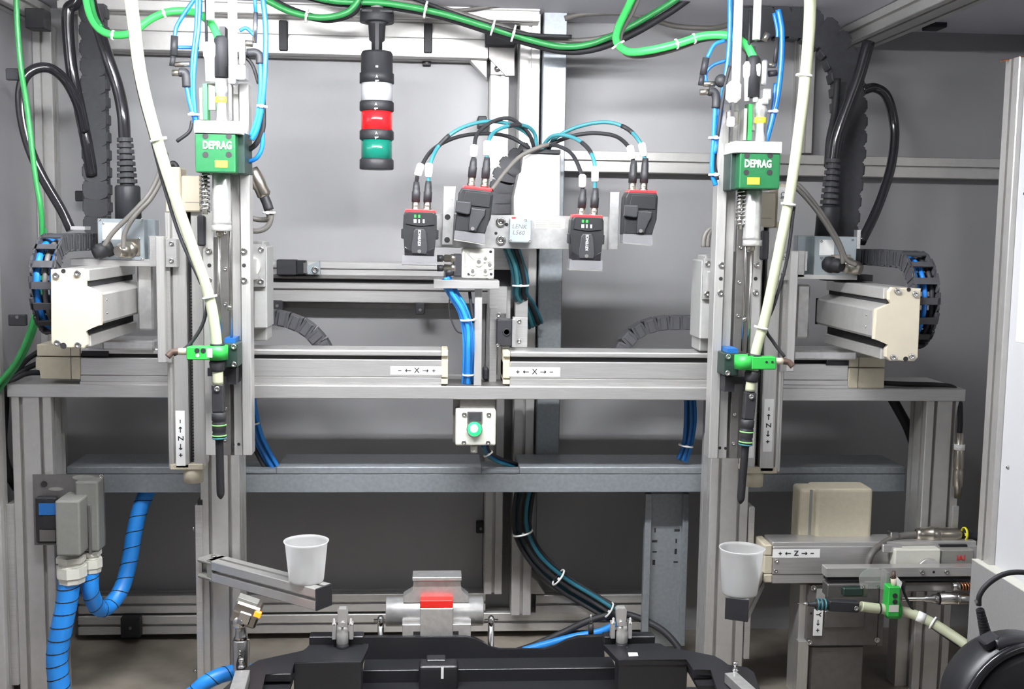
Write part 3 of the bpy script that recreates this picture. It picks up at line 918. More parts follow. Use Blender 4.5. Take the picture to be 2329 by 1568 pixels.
def rig(left):
    R = Rig(left)
    sd = 'left' if left else 'right'
    # ---- upright axis
    R.K = 2180
    YZ = -.075
    t = thing('upright_axis', 'upright silver axis with cream motor and Z label on the ' + sd + ' robot', 'linear axis', R.at(420, 1065, YZ), 'upright axes of the robots')
    bx = R.bx
    part('beam', bx(bx(bx(B(), 394, 482, 426, 1066, YZ, YZ + .05, .002), 379, 482, 395, 1066, YZ + .006, YZ + .05, .002), 384, 482, 391, 1066, YZ + .001, YZ + .02, .001), ALUV, t)
    part('slot', bx(B(), 426, 482, 436, 1062, YZ + .02, YZ + .04), DARKSLOT, t)
    zt_, zb_ = R.at(433, 640, YZ).z, R.at(433, 1055, YZ).z
    xr = R.at(434.5, 850, YZ).x
    b = B()
    n = 60
    for i in range(n):
        z = zb_ + (zt_ - zb_) * (i + .5) / n
        b.box(xr - .0012, xr + .0012, YZ + .012, YZ + .03, z - .0011, z + .0011)
    part('gear_rack', b, DSTEEL, t, kind='stuff')
    part('side_rail', bx(B(), 437, 470, 462, 1062, YZ + .004, YZ + .05, .002), ALUV, t)
    part('motor_housing', bx(bx(B(), 412, 400, 456, 482, YZ - .01, YZ + .06, .003), 376, 380, 411, 484, YZ - .002, YZ + .055, .003), CREAM, t, 'cream motor housing')
    part('housing_seam', bx(B(), 421, 460, 456, 461.5, YZ - .0105, YZ), GREYP, t)
    if not left:
        s_ = part('maker_label', bx(B(), 380, 388, 408, 470, YZ - .0025, YZ - .002), WHITE, t, 'white CE plate')
        b = B()
        glyphs(b, 'CE', R.at(397, 408, YZ - .003), ZU * -1, XR, .014, .0003)
        part('lettering', b, INK, s_)
    part('belt_housing', R.zc(bx(B(), 386, 1056, 462, 1070, YZ, YZ + .05, .002), 440, [(22, 1096), (23, 1060)], YZ + .025), CREAMD, t, 'cream belt end')
    if left:
        axis_label(400, 935, 421, 1060, YZ, '-<Z>+', t, 'down')
    else:
        axis_label(1737, 908, 1758, 1028, YZ, '-<Z>+', t, 'down')
    part('knuckle_plate', bx(B(), 376, 543, 402, 608, YZ - .02, YZ, .001), ALUB, t)
    for y in (554, 593):
        bolt(*R.m(390, y), 5.5, YZ - .02, t)
    # bar between the cantilever axis and the upright axis
    part('arm_plate', bx(B(), 356, 538, 375, 826, YZ - .03, YZ + .04, .0015), ALUV, t)
    part('arm_strip', bx(B(), 375, 606, 388, 826, YZ - .01, YZ + .04, .001), ALUB, t)
    # ---- side bracket and grey slide block behind the unit
    R.K = 2212
    YS = -.02
    t = thing('slide_block', 'grey slide block with silver bracket plate behind the ' + sd + ' robot head', 'slide block', R.at(590, 760, YS), 'slide blocks')
    part('block', bx(bx(B(), 575, 560, 607, 748, YS, YS + .1, .003), 560, 548, 600, 700, YS + .02, YS + .1, .003), BLOCK, t)
    part('base_block', bx(B(), 566, 655, 607, 776, YS + .03, YS + .11, .003), BLOCK, t)
    part('mounting_arm', bx(bx(B(), 520, 590, 572, 640, YS - .1, YS + .06, .002), 470, 595, 530, 635, YS - .1, YS - .02, .002), ALUB, t)
    part('bracket_plate', bx(B(), 570, 556, 603, 653, YS - .012, YS, .001), MILL, t)
    for y in (568, 640):
        bolt(*R.m(594, y), 6.5, YS - .012, t)
    part('hub', R_disc(R, 566, 607, 24, YS - .03, YS - .012), BOXP, t)
    if left:
        s_ = part('maker_plate', bx(B(), 570, 708, 583, 740, YS - .0006 + .03 - .001, YS + .03), WHITE, t)
        part('lettering', glyphs(B(), 'IAI', at(576, 722, YS + .028), -ZU, XR, .016, .0004, offset=.0004), REDM, s_)
    # ---- driver unit
    R.K = 2204
    YP = -.15
    t = thing('screwdriver_unit', 'upright screwdriving unit with green head block on the ' + sd + ' robot', 'screwdriver', R.at(515, 1035, YP), 'screwdriving units')
    part('back_plate', bx(B(), 464, 540, 569, 1036, YP + .012, YP + .026, .001), DSTEEL, t)
    part('edge_strip', bx(B(), 464, 480, 487, 1036, YP, YP + .02, .001), ALUV, t)
    part('guide_beam', bx(bx(B(), 528, 190, 547, 1036, YP + .003, YP + .03, .001), 548, 190, 569, 1036, YP - .012, YP + .03, .001), ALUV, t)
    part('guide_rail', bx(B(), 503, 395, 521, 1036, YP - .002, YP + .013, .001), DSTEEL, t)
    for y in (530, 612, 692, 776, 930, 1000):
        bolt(*R.m(513, y), 4.2, YP - .002, t, name='rail_bolt')
    for (x, y) in ((475, 571), (475, 637)):
        bolt(*R.m(x, y), 7.5, YP, t)
    for (x, y) in ((555, 571), (555, 637)):
        bolt(*R.m(x, y), 7.5, YP - .012, t)
    hole(*R.m(476, 604), 4.5, YP, t); hole(*R.m(555, 604), 4.5, YP - .012, t)
    for (x, y) in ((530, 1012), (543, 1011)):
        hole(*R.m(x, y), 3.5, YP + .003, t)
    YQ = -.20
    part('barrel', R.zc(B(), 504, [(20.5, 512), (21, 505), (20, 503), (20, 398), (17, 394)], YQ, rx=1711), MILL, t)
    part('barrel_collar', R.zc(B(), 504, [(22, 512), (22, 524), (21, 526)][::-1], YQ, rx=1711), ALUB, t)
    part('spindle_nose', R.zc(B(), 500, [(5, 538), (9, 536), (9, 526)], YQ, rx=1708), BRASS, t)
    part('bit_rod', R.zc(B(), 499, [(4, 780), (4, 536)], YQ, rx=1706), STEEL, t)
    part('guide_rod', R.zc(B(), 524.5, [(3, 775), (3, 390)], YQ + .01, rx=1695), STEEL, t)
    part('rod_nut', R.zc(B(), 522, [(6.5, 706), (6.5, 697), (4, 695)], YQ + .01, rx=1694), STEEL, t)
    # spring
    p0, p1 = (R.at(466, 482, YQ), R.at(466, 396, YQ)) if left else (at(1683, 516, YQ), at(1683, 434, YQ))
    P = []
    N = 8 * 9
    for i in range(N + 1):
        a = i / N * 2 * math.pi * 9
        P.append(Vector((p0.x + math.cos(a) * sc(10, YQ), YQ + math.sin(a) * sc(10, YQ), p0.z + (p1.z - p0.z) * i / N)))
    part('spring', B().tube(P, sc(2.1, YQ), 6, 1), STEEL, t)
    part('spring_rod', R.zc(B(), 466, [(6, 488), (6, 395)], YQ, rx=1683), STEEL, t)
    part('spring_seat', R.zc(B(), 466, [(7, 478), (10, 478), (10, 470), (12, 468), (12, 464)], YQ, rx=1683), STEEL, t)
    part('shield', bx(B(), 448, 490, 466, 560, YP - .01, YP + .01, .003), BLACK, t)
    # ---- green head
    R.K = 2218
    YH = -.25
    hd = part('head_block', bx(B(), 443, 303, 536, 393, YH, YH + .12, .003, 2), HEADG, t, 'green anodised head block')
    part('head_side', bx(B(), 536, 300, 556, 396, YH + .03, YH + .125, .002), DGREEN, t, 'dark side block of the head')
    part('head_strip', bx(B(), 441, 275, 548, 303, YH - .004, YH + .12, .001), WHITE, t, 'white top plate of the head')
    for (x, y) in ((467, 310), (520, 310), (467, 352), (520, 352)):
        xx, yy = R.m(x, y)
        part('bolt_hole', B().disc(xx, yy, 6.5, YH - .0007, YH + .002), DARKSLOT, hd)
    xx, yy = R.m(494, 331)
    part('lettering', glyphs(B(), 'DEPRAG', at(xx, yy, YH - .0012), XR, ZU, sc(24, YH), .0005, offset=.0006, xs=.70), WHITE, hd)
    xx, yy = R.m(503, 373)
    part('sticker', B().px(xx - 14, yy - 8, xx + 14, yy + 8, YH - .0012, YH), YEL, hd, 'yellow sticker')
    # ---- parts above the head
    YU = -.2
    part('pcb_cover', bx(B(), 462, 190, 471, 272, YU, YU + .03, rx=1706), GREEN, t)
    part('terminal', bx(bx(B(), 454, 200, 461, 272, YU, YU + .03, rx=1695), 474, 190, 490, 250, YU + .01, YU + .03, rx=1716), GREYP, t)
    part('motor_tube', R.zc(B(), 504, [(12, 275), (12, 212), (14, 210), (14, 180)], YU, rx=1730), MILL, t)
    part('yellow_ring', R.zc(B(), 503, [(13, 234), (13, 221)], YU, rx=1729), YEL, t)
    part('motor_plug', R.zc(B(), 503, [(15, 176), (15, 90), (10, 82)], YU, rx=1714), RUBBER, t)
    part('side_post', bx(B(), 520, 192, 527, 275, YU, YU + .02, rx=1741), STEEL, t)
    part('valve_block', bx(bx(B(), 519, 147, 558, 180, YU - .02, YU + .02, .002) if left else bx(B(), 519, 155, 538, 180, YU - .02, YU + .02, .002, rx=1746), 543, 90, 556, 147, YU - .01, YU + .01, .003, rx=1740), MILL, t)
    part('valve_foot', bx(B(), 518, 176, 535, 190, YU - .02, YU + .01, .002, rx=1741), MILL, t)
    part('air_tube', R.zc(B(), 529, [(10, 148), (10, -60)], YU, rx=1677), WHITE, t, 'white upright air tube')
    part('second_tube', R.zc(B(), 478, [(9, 46), (9, -60)], YU, rx=1722), WHITE, t, 'shorter white upright tube')
    part('plug', R.zc(B(), 473, [(6, 185), (7, 135), (10, 128), (11, 105), (6, 96)], YU, rx=1700), WHITE, t)
    part('plug', R.zc(B(), 482, [(6, 186), (6, 132), (9, 126), (10, 104), (5, 95)], YU - .005, rx=1720), WHITE, t)
    part('cable_stub', R.zc(B(), 469, [(3, 100), (3, -20)], YU + .01, rx=1704), BLACK, t)
    part('clamp', bx(B(), 499, 60, 512, 130, YU + .01, YU + .04, rx=1712), BLACK, t)
    if not left:
        p = R.at(560, 225, YU)
        part('quick_coupling', B().px(1657, 182, 1688, 232, YU - .03, YU, bev=.008), WHITE, t)
        part('rod_sleeve', B().px(1656, 265, 1672, 288, YU - .03, YU - .015, bev=.003), WHITE, t)
        part('coupling_rod', B().px(1662, 232, 1668, 322, YU - .025, YU - .02), STEEL, t)
        part('cylinder', B().px(1655, 250, 1682, 285, YU - .018, YU, bev=.004), DSTEEL, t)
    # ---- bottom clamp and green ring sensor
    R.K = 2204
    part('clamp_block', bx(B(), 507, 782, 540, 836, YQ - .02, YP, .0015), DGREEN, t)
    part('blue_spacer', bx(B(), 510, 770, 534, 782, YQ - .004, YP), DBLUE, t)
    for y in (789, 829):
        bolt(*R.m(532, y), 6.5, YQ - .02, t)
    part('stop_bracket', bx(bx(B(), 515, 838, 537, 875, YQ, YP), 472, 838, 516, 856, YQ + .02, YP), BLACK, t)
    YN = -.235
    rs = thing('ring_sensor', 'bright green ring sensor clamped round the feed hose of the ' + sd + ' robot', 'sensor', R.at(480, 818, YN), 'ring sensors')
    c = R.at(495, 802, YN)
    rr = sc(23, YN)
    ht = sc(16, YN)
    part('ring', B().lathe(c - Vector((0, 0, ht)), (0, 0, 1), [(rr * .62, 0), (rr, 0), (rr, 2 * ht), (rr * .62, 2 * ht)], 28, close=True), RINGG, rs)
    s = 1 if left else -1
    e = R.at(428, 802, YN).x
    part('housing', B().box(e, c.x - s * rr * .55, YN - rr * .9, YN + rr * .5, c.z - ht * .95, c.z + ht * .9, bev=.002), RINGG, rs)
    if left:
        for (x, y, r) in ((448, 798, 5.5), (462, 798, 5.5), (449, 809, 4)):
            part('button', B().disc(x, y, r, YN - rr * .9 - .001, YN - rr * .9 + .001), BLACK if r > 5 else WHITE, rs)
        part('rating_plate', B().px(470, 793, 487, 814, YN - rr * .9 - .0008, YN - rr * .9), BOXP, rs)
    else:
        for (x, y) in ((1744, 824), (1757, 824)):
            part('button', B().disc(x, y, 3, YN - rr * .9 - .001, YN - rr * .9 + .001), BLACK, rs)
    part('mounting_plate', bx(B(), 424, 815, 472, 819, YN - rr * .6, YN + rr), ALUB, rs)
    q = R.at(427, 800, YN)
    part('plug', B().cyl(q, q - Vector((s * sc(20, YN), 0, 0)), sc(8, YN), n=12), CREAM, rs)
    part('plug_boot', B().tube([q - Vector((s * sc(18, YN), 0, 0)), q - Vector((s * sc(34, YN), 0, sc(2, YN))), q - Vector((s * sc(44, YN), .004, sc(12, YN)))], sc(7.5, YN), 10, 4), BROWN, rs)
    return R
def R_disc(R, x, y, r, Y0, Y1):
    xx, yy = R.m(x, y)
    return B().disc(xx, yy, r, Y0, Y1, 28)
rig(True)
rig(False)

# ---- milky feed hoses with connector and nozzle
def feed_hose(name, label, P, rpx, low, side):
    t = thing(name, label, 'hose', P[-1], 'milky screw feed hoses')
    Y = -.24
    S = spline(P, 10)
    part('hose', B().tube(P, sc(rpx, Y), 18, 10, rad=lambda f: sc(rpx + 4.5 * max(0, .45 - f), Y)), HOSEG, t)
    return t, S
def nozzle(t, base, tip, u, green):
    """connector chain below the ring: base, tip are world points"""
    d = (tip - base)
    L = d.length
    def lt(nm, prof, m_, lab=None, n=20):
        part(nm, B().lathe(base, d, prof, n), m_, t, lab)
    a, uu, vv = frame_of(d)
    part('clamp', B().obox(base + a * L * .12, a, XR - a * XR.dot(a), a.cross(XR), L * .12, 13 * u, 11 * u, .002), BLACK, t)
    bc = base + a * L * .035 - Vector((0, 11 * u, 0))
    part('clamp_bolt', B().lathe(bc, (0, -1, 0), [(6 * u, 0), (6 * u, 4 * u), (2.5 * u, 4 * u), (2.5 * u, 2 * u)], 12), STEEL, t)
    lt('connector', [(13 * u, L * .24), (16 * u, L * .25), (16 * u, L * .31), (14 * u, L * .32), (15.5 * u, L * .33), (15.5 * u, L * .40), (14 * u, L * .41), (15.5 * u, L * .43), (15.5 * u, L * .465), (12 * u, L * .475)], BLACK)
    for f, m_ in ((.345, LEDGR), (.435, LEDGR), (.458, TEAL)):
        lt('o_ring', [(15 * u, L * f), (16.6 * u, L * f + 1.2 * u), (16.6 * u, L * f + 2.8 * u), (15 * u, L * f + 4 * u)], m_)
    lt('nozzle', [(10 * u, L * .475), (9 * u, L * .49), (9 * u, L * .94), (8 * u, L * .965), (5 * u, L * .985), (1.5 * u, L)], RUBBER, 'black tapered nozzle')
LEDGR = mat('lime_o_ring', '7fcf6a', 0.5)
Y = -.235
PL = pp((290, -60, -.27), (303, 40, -.27), (320, 170, -.265), (352, 300, -.26), (395, 440, -.25), (440, 570, -.24), (474, 670, Y), (488, 740, Y), (494, 800, Y), (496, 875, Y))
tl, SL = feed_hose('feed_hose', 'thick milky hose hanging from above into the green ring of the left robot', PL, 12, None, 1)
part('collar', B().lathe(at(494.5, 782, Y), at(495, 800, Y) - at(494, 775, Y), [(sc(16, Y), 0), (sc(16, Y), .006)], 18), RUBBER, tl)
part('collar', B().lathe(at(494, 818, Y), (0, 0, -1), [(sc(15, Y), 0), (sc(18, Y), .006), (sc(16, Y), .02), (sc(14, Y), .024)], 18), RUBBER, tl)
nozzle(tl, at(496, 874, Y), at(502, 1136, Y), sc(1, Y), True)
def tie_on(t, x, y, Y, dx, dy, rpx):
    """tie at a photo point, hose running along (dx,dy)"""
    p = at(x, y, Y)
    q = at(x + dx, y + dy, Y)
    cable_tie(p, q - p, sc(rpx, Y), t)
tie_on(tl, 361, 318, -.26, 12, 40, 15.5)
tie_on(tl, 477, 676, Y, 8, 30, 14)
PR = pp((1842, -70, -.27), (1842, 40, -.27), (1832, 170, -.265), (1817, 300, -.26), (1797, 440, -.25), (1770, 580, -.24), (1741, 720, Y), (1722, 790, Y), (1714, 830, Y), (1706, 890, Y))
tr, SR_ = feed_hose('feed_hose', 'thick milky hose hanging from above into the green ring of the right robot', PR, 12, None, -1)
part('collar', B().lathe(at(1717, 806, Y), at(1714, 830, Y) - at(1720, 800, Y), [(sc(16, Y), 0), (sc(16, Y), .006)], 18), RUBBER, tr)
part('collar', B().lathe(at(1712, 843, Y), at(1706, 890, Y) - at(1714, 830, Y), [(sc(15, Y), 0), (sc(18, Y), .006), (sc(16, Y), .02), (sc(14, Y), .024)], 18), RUBBER, tr)
nozzle(tr, at(1706, 892, Y), at(1684, 1147, Y), sc(1, Y), True)
tie_on(tr, 1829, 172, -.265, -8, 60, 16)
tie_on(tr, 1793, 465, -.25, -10, 60, 14.5)
tie_on(tr, 1731, 746, Y, -14, 50, 14)
# thin leads beside the feed hoses
single('sensor_lead', B().tube(pp((286, -40, -.25), (292, 40, -.25), (312, 190, -.25), (346, 320, -.25), (372, 420, -.24), (410, 540, -.24), (455, 640, -.24), (470, 680, -.23), (462, 735, -.23), (430, 785, -.23), (395, 808, -.235)), sc(4, -.24), 8, 8), RUBBER, 'thin black lead running down beside the left milky hose to its ring sensor', 'cable')
single('sensor_lead', B().tube(pp((1806, 470, -.25), (1790, 590, -.24), (1762, 690, -.235), (1742, 745, -.23), (1760, 780, -.23), (1784, 812, -.235)), sc(4, -.24), 8, 8), RUBBER, 'thin black lead running down beside the right milky hose to its ring sensor', 'cable')
# ================================================================ cable chains
def resample(P, pitch):
    out, acc, prev = [P[0]], 0.0, P[0]
    for q in P[1:]:
        while (q - prev).length + acc >= pitch:
            f = (pitch - acc) / (q - prev).length
            prev = prev.lerp(q, f)
            out.append(prev)
            acc = 0.0
        acc += (q - prev).length
        prev = q
    return out
def chain(label, P, W, H, pitch, wdir=None, open_=False, group='cable chains', m_=None):
    """links along the world polyline P; W width, H height across the bend; wdir width direction"""
    S = resample(spline(P, 12), pitch)
    t = thing('cable_chain', label, 'cable chain', S[-1], group)
    b = B()
    L = pitch
    if open_:
        for s in (-1, 1):
            x = s * (W / 2 - .002)
            n = 8
            poly = [Vector((x, H / 2 * math.cos(math.pi * i / n + math.pi / 2 * 0), -L * .42 - H * .25 * math.sin(math.pi * i / n))) for i in range(n + 1)]
            poly += [Vector((x, -H / 2, L * .5)), Vector((x, H / 2, L * .5))]
            b.prism(poly, Vector((-s * .004, 0, 0)))
            b.box(x, x + s * .0022, -H / 2 * .96, H / 2 * .96, L * .22, L * .5, bev=.0006)
            b.box(x, x + s * .0012, -H / 2 * .96, H / 2 * .96, -L * .1, L * .12, bev=.0005)
        b.box(-W / 2 - .001, W / 2 + .001, -H / 2 - .0025, -H / 2 + .002, -L * .26, L * .26, bev=.001)
        b.box(-W / 2, W / 2, H / 2 - .003, H / 2, -L * .2, L * .2)
    else:
        n = 10
        arc = [Vector((W * .44 * math.cos(math.pi * i / n), -H / 2 - .0015, -L * .36 - W * .17 * math.sin(math.pi * i / n))) for i in range(n + 1)]
        poly = arc + [Vector((-W * .44, -H / 2 - .0015, L * .42)), Vector((W * .44, -H / 2 - .0015, L * .42))]
        b.prism(poly, Vector((0, .004, 0)))
        b.box(-W * .42, W * .42, -H / 2 + .002, H / 2, -L * .49, L * .49)
        for s in (-1, 1):
            b.box(s * W * .40, s * W * .5, -H / 2, H / 2, -L * .3, L * .3, bev=.002)
    bmesh.ops.recalc_face_normals(b.bm, faces=b.bm.faces)
    me = bpy.data.meshes.new('link')
    b.bm.to_mesh(me)
    b.bm.free()
    me.materials.append(m_ or CHAINM)
    wl = wloc(t)
    for i, p in enumerate(S):
        d = S[min(i + 1, len(S) - 1)] - S[max(i - 1, 0)]
        z = -d.normalized()
        if wdir is None:
            x = Vector((0, 1, 0)).cross(z).normalized()       # flat face to the viewer
        else:
            x = (Vector(wdir) - z * Vector(wdir).dot(z)).normalized()
        y = z.cross(x)
        o = bpy.data.objects.new('link', me)
        COL.objects.link(o)
        o.parent = t
        mm = Matrix((x, y, z)).transposed().to_4x4()
        mm.translation = p - wl
        o.matrix_basis = mm
    return t, S
chain('straight upright black cable chain between the black hoses at the left', pp((214, 30, .16), (216, 150, .16), (219, 300, .16), (222, 440, .15), (224, 540, .15)), sc(58, .16), .03, sc(38, .16))
chain('thick black cable chain curving down from the roof beside the right robot', pp((1700, 58, .16), (1770, 52, .16), (1840, 62, .16), (1892, 100, .15), (1922, 170, .14), (1930, 260, .13), (1926, 360, .12), (1916, 460, .11), (1908, 560, .10)), sc(76, .14), .04, sc(36, .14))
def bend_chain(label, xa, xb, yt, yb, sgn, nm):
    """U-bend chain of a cantilever axis, bending in the depth plane"""
    Yf = -.27
    x0, x1 = at(xa, (yt + yb) / 2, Yf).x, at(xb, (yt + yb) / 2, Yf).x
    xm, W = (x0 + x1) / 2, abs(x1 - x0)
    zt_, zb_ = at(xa, yt, Yf).z, at(xa, yb, Yf).z
    H = .034
    r = (zt_ - zb_) / 2 - H / 2
    zc_ = (zt_ + zb_) / 2
    yc = Yf + r + H / 2
    P = [Vector((xm, .06, zc_ + r)), Vector((xm, (yc + .06) / 2, zc_ + r))]
    P += [Vector((xm, yc - r * math.sin(a), zc_ + r * math.cos(a))) for a in [math.pi * i / 12 for i in range(13)]]
    P += [Vector((xm, (yc + .05) / 2, zc_ - r)), Vector((xm, .05, zc_ - r))]
    # outer side of the bend is local -y : width direction chosen so that it is
    t, S = chain(label, P, W, H, .036, wdir=(-1, 0, 0), open_=True)
    for j, f in enumerate((-.3, .02, .3)):
        part('inner_hose', B().tube([p + Vector((f * W, 0, 0)) for p in resample(spline(P, 6), .02)], .0055 if j else .0075, 8, 2), (BLUE, GREYC, BLUE)[j] if sgn > 0 else (BLUE, BLUE, RUBBER)[j], t)
    return t
bend_chain('bending black cable chain with blue hoses inside beside the left cantilever axis', 64, 124, 532, 772, 1, 'L')
bend_chain('bending black cable chain with blue hoses inside beside the right cantilever axis', 2140, 2080, 574, 806, -1, 'R')
chain('arched black cable chain rising behind the left horizontal axis', pp((585, 722, .13), (630, 722, .13), (676, 735, .13), (712, 758, .13), (742, 800, .13), (752, 850, .13)), .05, sc(32, .13), .03, wdir=(0, -1, 0))
chain('arched black cable chain rising behind the right horizontal axis', pp((1590, 735, .13), (1540, 734, .13), (1490, 738, .13), (1446, 756, .13), (1412, 795, .13), (1398, 850, .13)), .05, sc(30, .13), .03, wdir=(0, -1, 0))
chain('short black cable chain arching behind the pale lift axis', pp((1200, 352, .2), (1168, 372, .2), (1146, 405, .2), (1140, 450, .2), (1140, 500, .2)), sc(56, .2), .03, sc(24, .2))

# ================================================================ connector boxes on the cantilever axes
def conn_box(left):
    sd = 'left' if left else 'right'
    Y = -.055
    t = thing('connector_box', 'zinc plated connector box with two round plugs beside the ' + sd + ' robot', 'box', at(275 if left else 1900, 595 if left else 628, Y), 'connector boxes')
    if left:
        part('box', B().px(222, 498, 328, 594, Y, Y + .09, bev=.0015), ZINC, t)
        part('side_flange', B().px(328, 500, 354, 592, Y + .03, Y + .06, bev=.001), ZINC, t)
        part('name_plate', B().px(233, 507, 276, 545, Y - .0006, Y), WHITE, t)
        part('socket_plate', B().px(276, 543, 318, 582, Y - .003, Y, bev=.001), BRASS, t)
        sc_ = [(227, 500), (322, 500), (324, 590), (316, 544), (316, 580), (235, 509)]
        plugs = [((246, 565), (-.7, -.4, -.3), RUBBER), ((294, 568), (-.5, -.8, -.1), BRASS)]
        part('bracket_shelf', B().px(160, 590, 402, 606, Y + .0, Y + .1, bev=.001), ALUB, t)
        part('angle_plate', B().px(340, 537, 356, 606, Y - .01, Y + .08), ALUB, t)
        part('latch', B().px(339, 540, 344, 580, Y + .0, Y + .03), STEEL, t)
        part('cover_strip', B().px(160, 515, 193, 523, Y + .02, Y + .06), ALUB, t)
    else:
        part('box', B().px(1852, 538, 1948, 627, Y, Y + .09, bev=.0015), ZINC, t)
        part('side_flange', B().px(1813, 536, 1852, 624, Y + .03, Y + .06, bev=.001), ZINC, t)
        part('name_plate', B().px(1864, 546, 1897, 581, Y - .0006, Y), WHITE, t)
        part('socket_plate', B().px(1890, 580, 1935, 618, Y - .003, Y, bev=.001), BRASS, t)
        sc_ = [(1868, 549), (1939, 546), (1868, 587), (1931, 583)]
        plugs = [((1888, 602), (.5, -.8, -.1), RUBBER), ((1928, 604), (.6, -.6, -.25), BRASS)]
        part('bracket_shelf', B().px(1780, 625, 1950, 636, Y + .0, Y + .1, bev=.001), ALUB, t)
        part('angle_plate', B().px(1797, 571, 1830, 630, Y + .0, Y + .03), ALUB, t)
        part('latch', B().px(1831, 572, 1836, 616, Y - .002, Y + .03), STEEL, t)
        part('edge_strip', B().px(1949, 523, 1957, 566, Y + .0, Y + .02), ALUB, t)
        part('black_foot', B().px(1880, 625, 1985, 640, Y + .04, Y + .09), BLACK, t)
    for (x, y) in sc_:
        bolt(x, y, 3, Y, t, name='screw')
    for (c, d, m_) in plugs:
        o = at(c[0], c[1], Y)
        u = sc(1, Y)
        part('round_plug', B().lathe(o, Vector(d), [(19 * u, -8 * u), (19 * u, 6 * u), (16 * u, 8 * u), (17 * u, 12 * u), (17 * u, 24 * u), (13 * u, 28 * u), (12 * u, 34 * u)], 18), m_, t)
    return t
conn_box(True); conn_box(False)

# ================================================================ loose cables and hoses
def hose(name, label, cat, P, rpx, m_, n=12, sub=8, group=None):
    Y = P[0][2]
    return single(name, B().tube(pp(*P), sc(rpx, Y), n, sub), m_, label, cat, group)
# grey leads from the connector boxes
Y = -.10
hose('plug_lead', 'grey lead rising from the dark round plug of the left connector box', 'cable', [(236, 560, Y), (258, 528, Y), (300, 486, Y), (340, 440, -.09), (365, 385, -.06), (372, 340, -.02)], 5.5, GREYC)
hose('plug_lead', 'grey lead rising from the bright round plug of the left connector box', 'cable', [(280, 566, Y), (284, 530, Y), (306, 492, Y), (344, 450, -.09), (372, 395, -.06), (378, 350, -.02)], 5.5, GREYC)
hose('plug_lead', 'grey lead rising from the dark round plug of the right connector box', 'cable', [(1918, 600, Y), (1912, 570, Y), (1885, 520, Y), (1850, 470, -.09), (1815, 432, -.06), (1790, 420, -.03)], 5.5, GREYC)
hose('plug_lead', 'grey lead rising from the bright round plug of the right connector box', 'cable', [(1948, 604, Y), (1925, 590, Y), (1905, 545, Y), (1865, 480, -.09), (1820, 425, -.06), (1790, 408, -.03)], 5.5, GREYC)
hose('cable_loop', 'dark cable loop over the cream motor of the left robot', 'cable', [(380, 388, -.04), (392, 372, -.04), (402, 380, -.04), (408, 405, -.05)], 6, RUBBER)
# thick black hoses
hose('black_hose', 'shiny black hose looping against the left post', 'hose', [(162, 524, .03), (140, 478, .03), (95, 400, .02), (62, 320, .02), (47, 240, .02), (52, 185, .02), (78, 158, .03), (115, 156, .05), (150, 185, .08), (178, 240, .1), (192, 300, .12)], 11, GLOSSK)
hose('black_hose', 'shiny black hose dropping from the roof left of the upright chain', 'hose', [(185, -20, .12), (170, 8, .12), (155, 25, .12), (156, 90, .12), (165, 170, .12), (182, 250, .13), (198, 330, .13), (210, 400, .14)], 13, GLOSSK)
def booted_hose(label, P, rpx, boot, plugb):
    t = thing('booted_hose', label, 'hose', at(*boot[1]), 'hoses with ribbed boots')
    part('hose', B().tube(pp(*P), sc(rpx, P[0][2]), 14, 8), GLOSSK, t)
    a, c = at(*boot[0]), at(*boot[1])
    u = sc(1, boot[0][2])
    L = (c - a).length
    prof = []
    nr = 8
    for i in range(nr):
        h = L * i / nr
        r = 17 + 5 * i / nr
        prof += [(r * u, h), (r * u, h + L / nr * .62), (r * .72 * u, h + L / nr * .66), (r * .72 * u, h + L / nr * .96)]
    part('ribbed_boot', B().lathe(a, c - a, prof, 20, smooth=False), CHAINM, t)
    part('plug_body', B().lathe(c, at(*plugb) - c, [(24 * u, 0), (27 * u, 4 * u), (28 * u, (at(*plugb) - c).length)], 20), BLACK, t)
    return t
booted_hose('black hose with a ribbed boot plugged in right of the left upright chain', [(205, 0, .05), (222, 60, .05), (245, 130, .04), (268, 200, .04), (280, 260, .03), (284, 320, .03)], 13, ((284, 314, .03), (290, 422, .03)), (292, 500, .03))
booted_hose('black hose with a ribbed boot plugged in left of the right chain', [(1976, 95, .03), (1955, 170, .03), (1930, 240, .03), (1905, 310, .03), (1896, 370, .03)], 14, ((1896, 362, .03), (1886, 470, .03)), (1880, 545, .03))
hose('black_hose', 'shiny black hose looping outward right of the right chain', 'hose', [(1962, 206, .12), (1990, 200, .12), (2018, 222, .12), (2034, 290, .12), (2028, 370, .1), (2008, 440, .08), (1984, 500, .06), (1958, 552, .04)], 11, GLOSSK)
hose('black_hose', 'slim black hose hidden between the ribbed boot and the right chain', 'hose', [(1905, 180, .09), (1898, 260, .08), (1886, 320, .06), (1882, 380, .05)], 8, RUBBER)
hose('floor_cable', 'black cable hanging in front of the left wall beside the stand', 'cable', [(-10, 840, .03), (8, 905, .04), (4, 1000, .05), (12, 1060, .06), (40, 1110, .08)], 12, RUBBER)
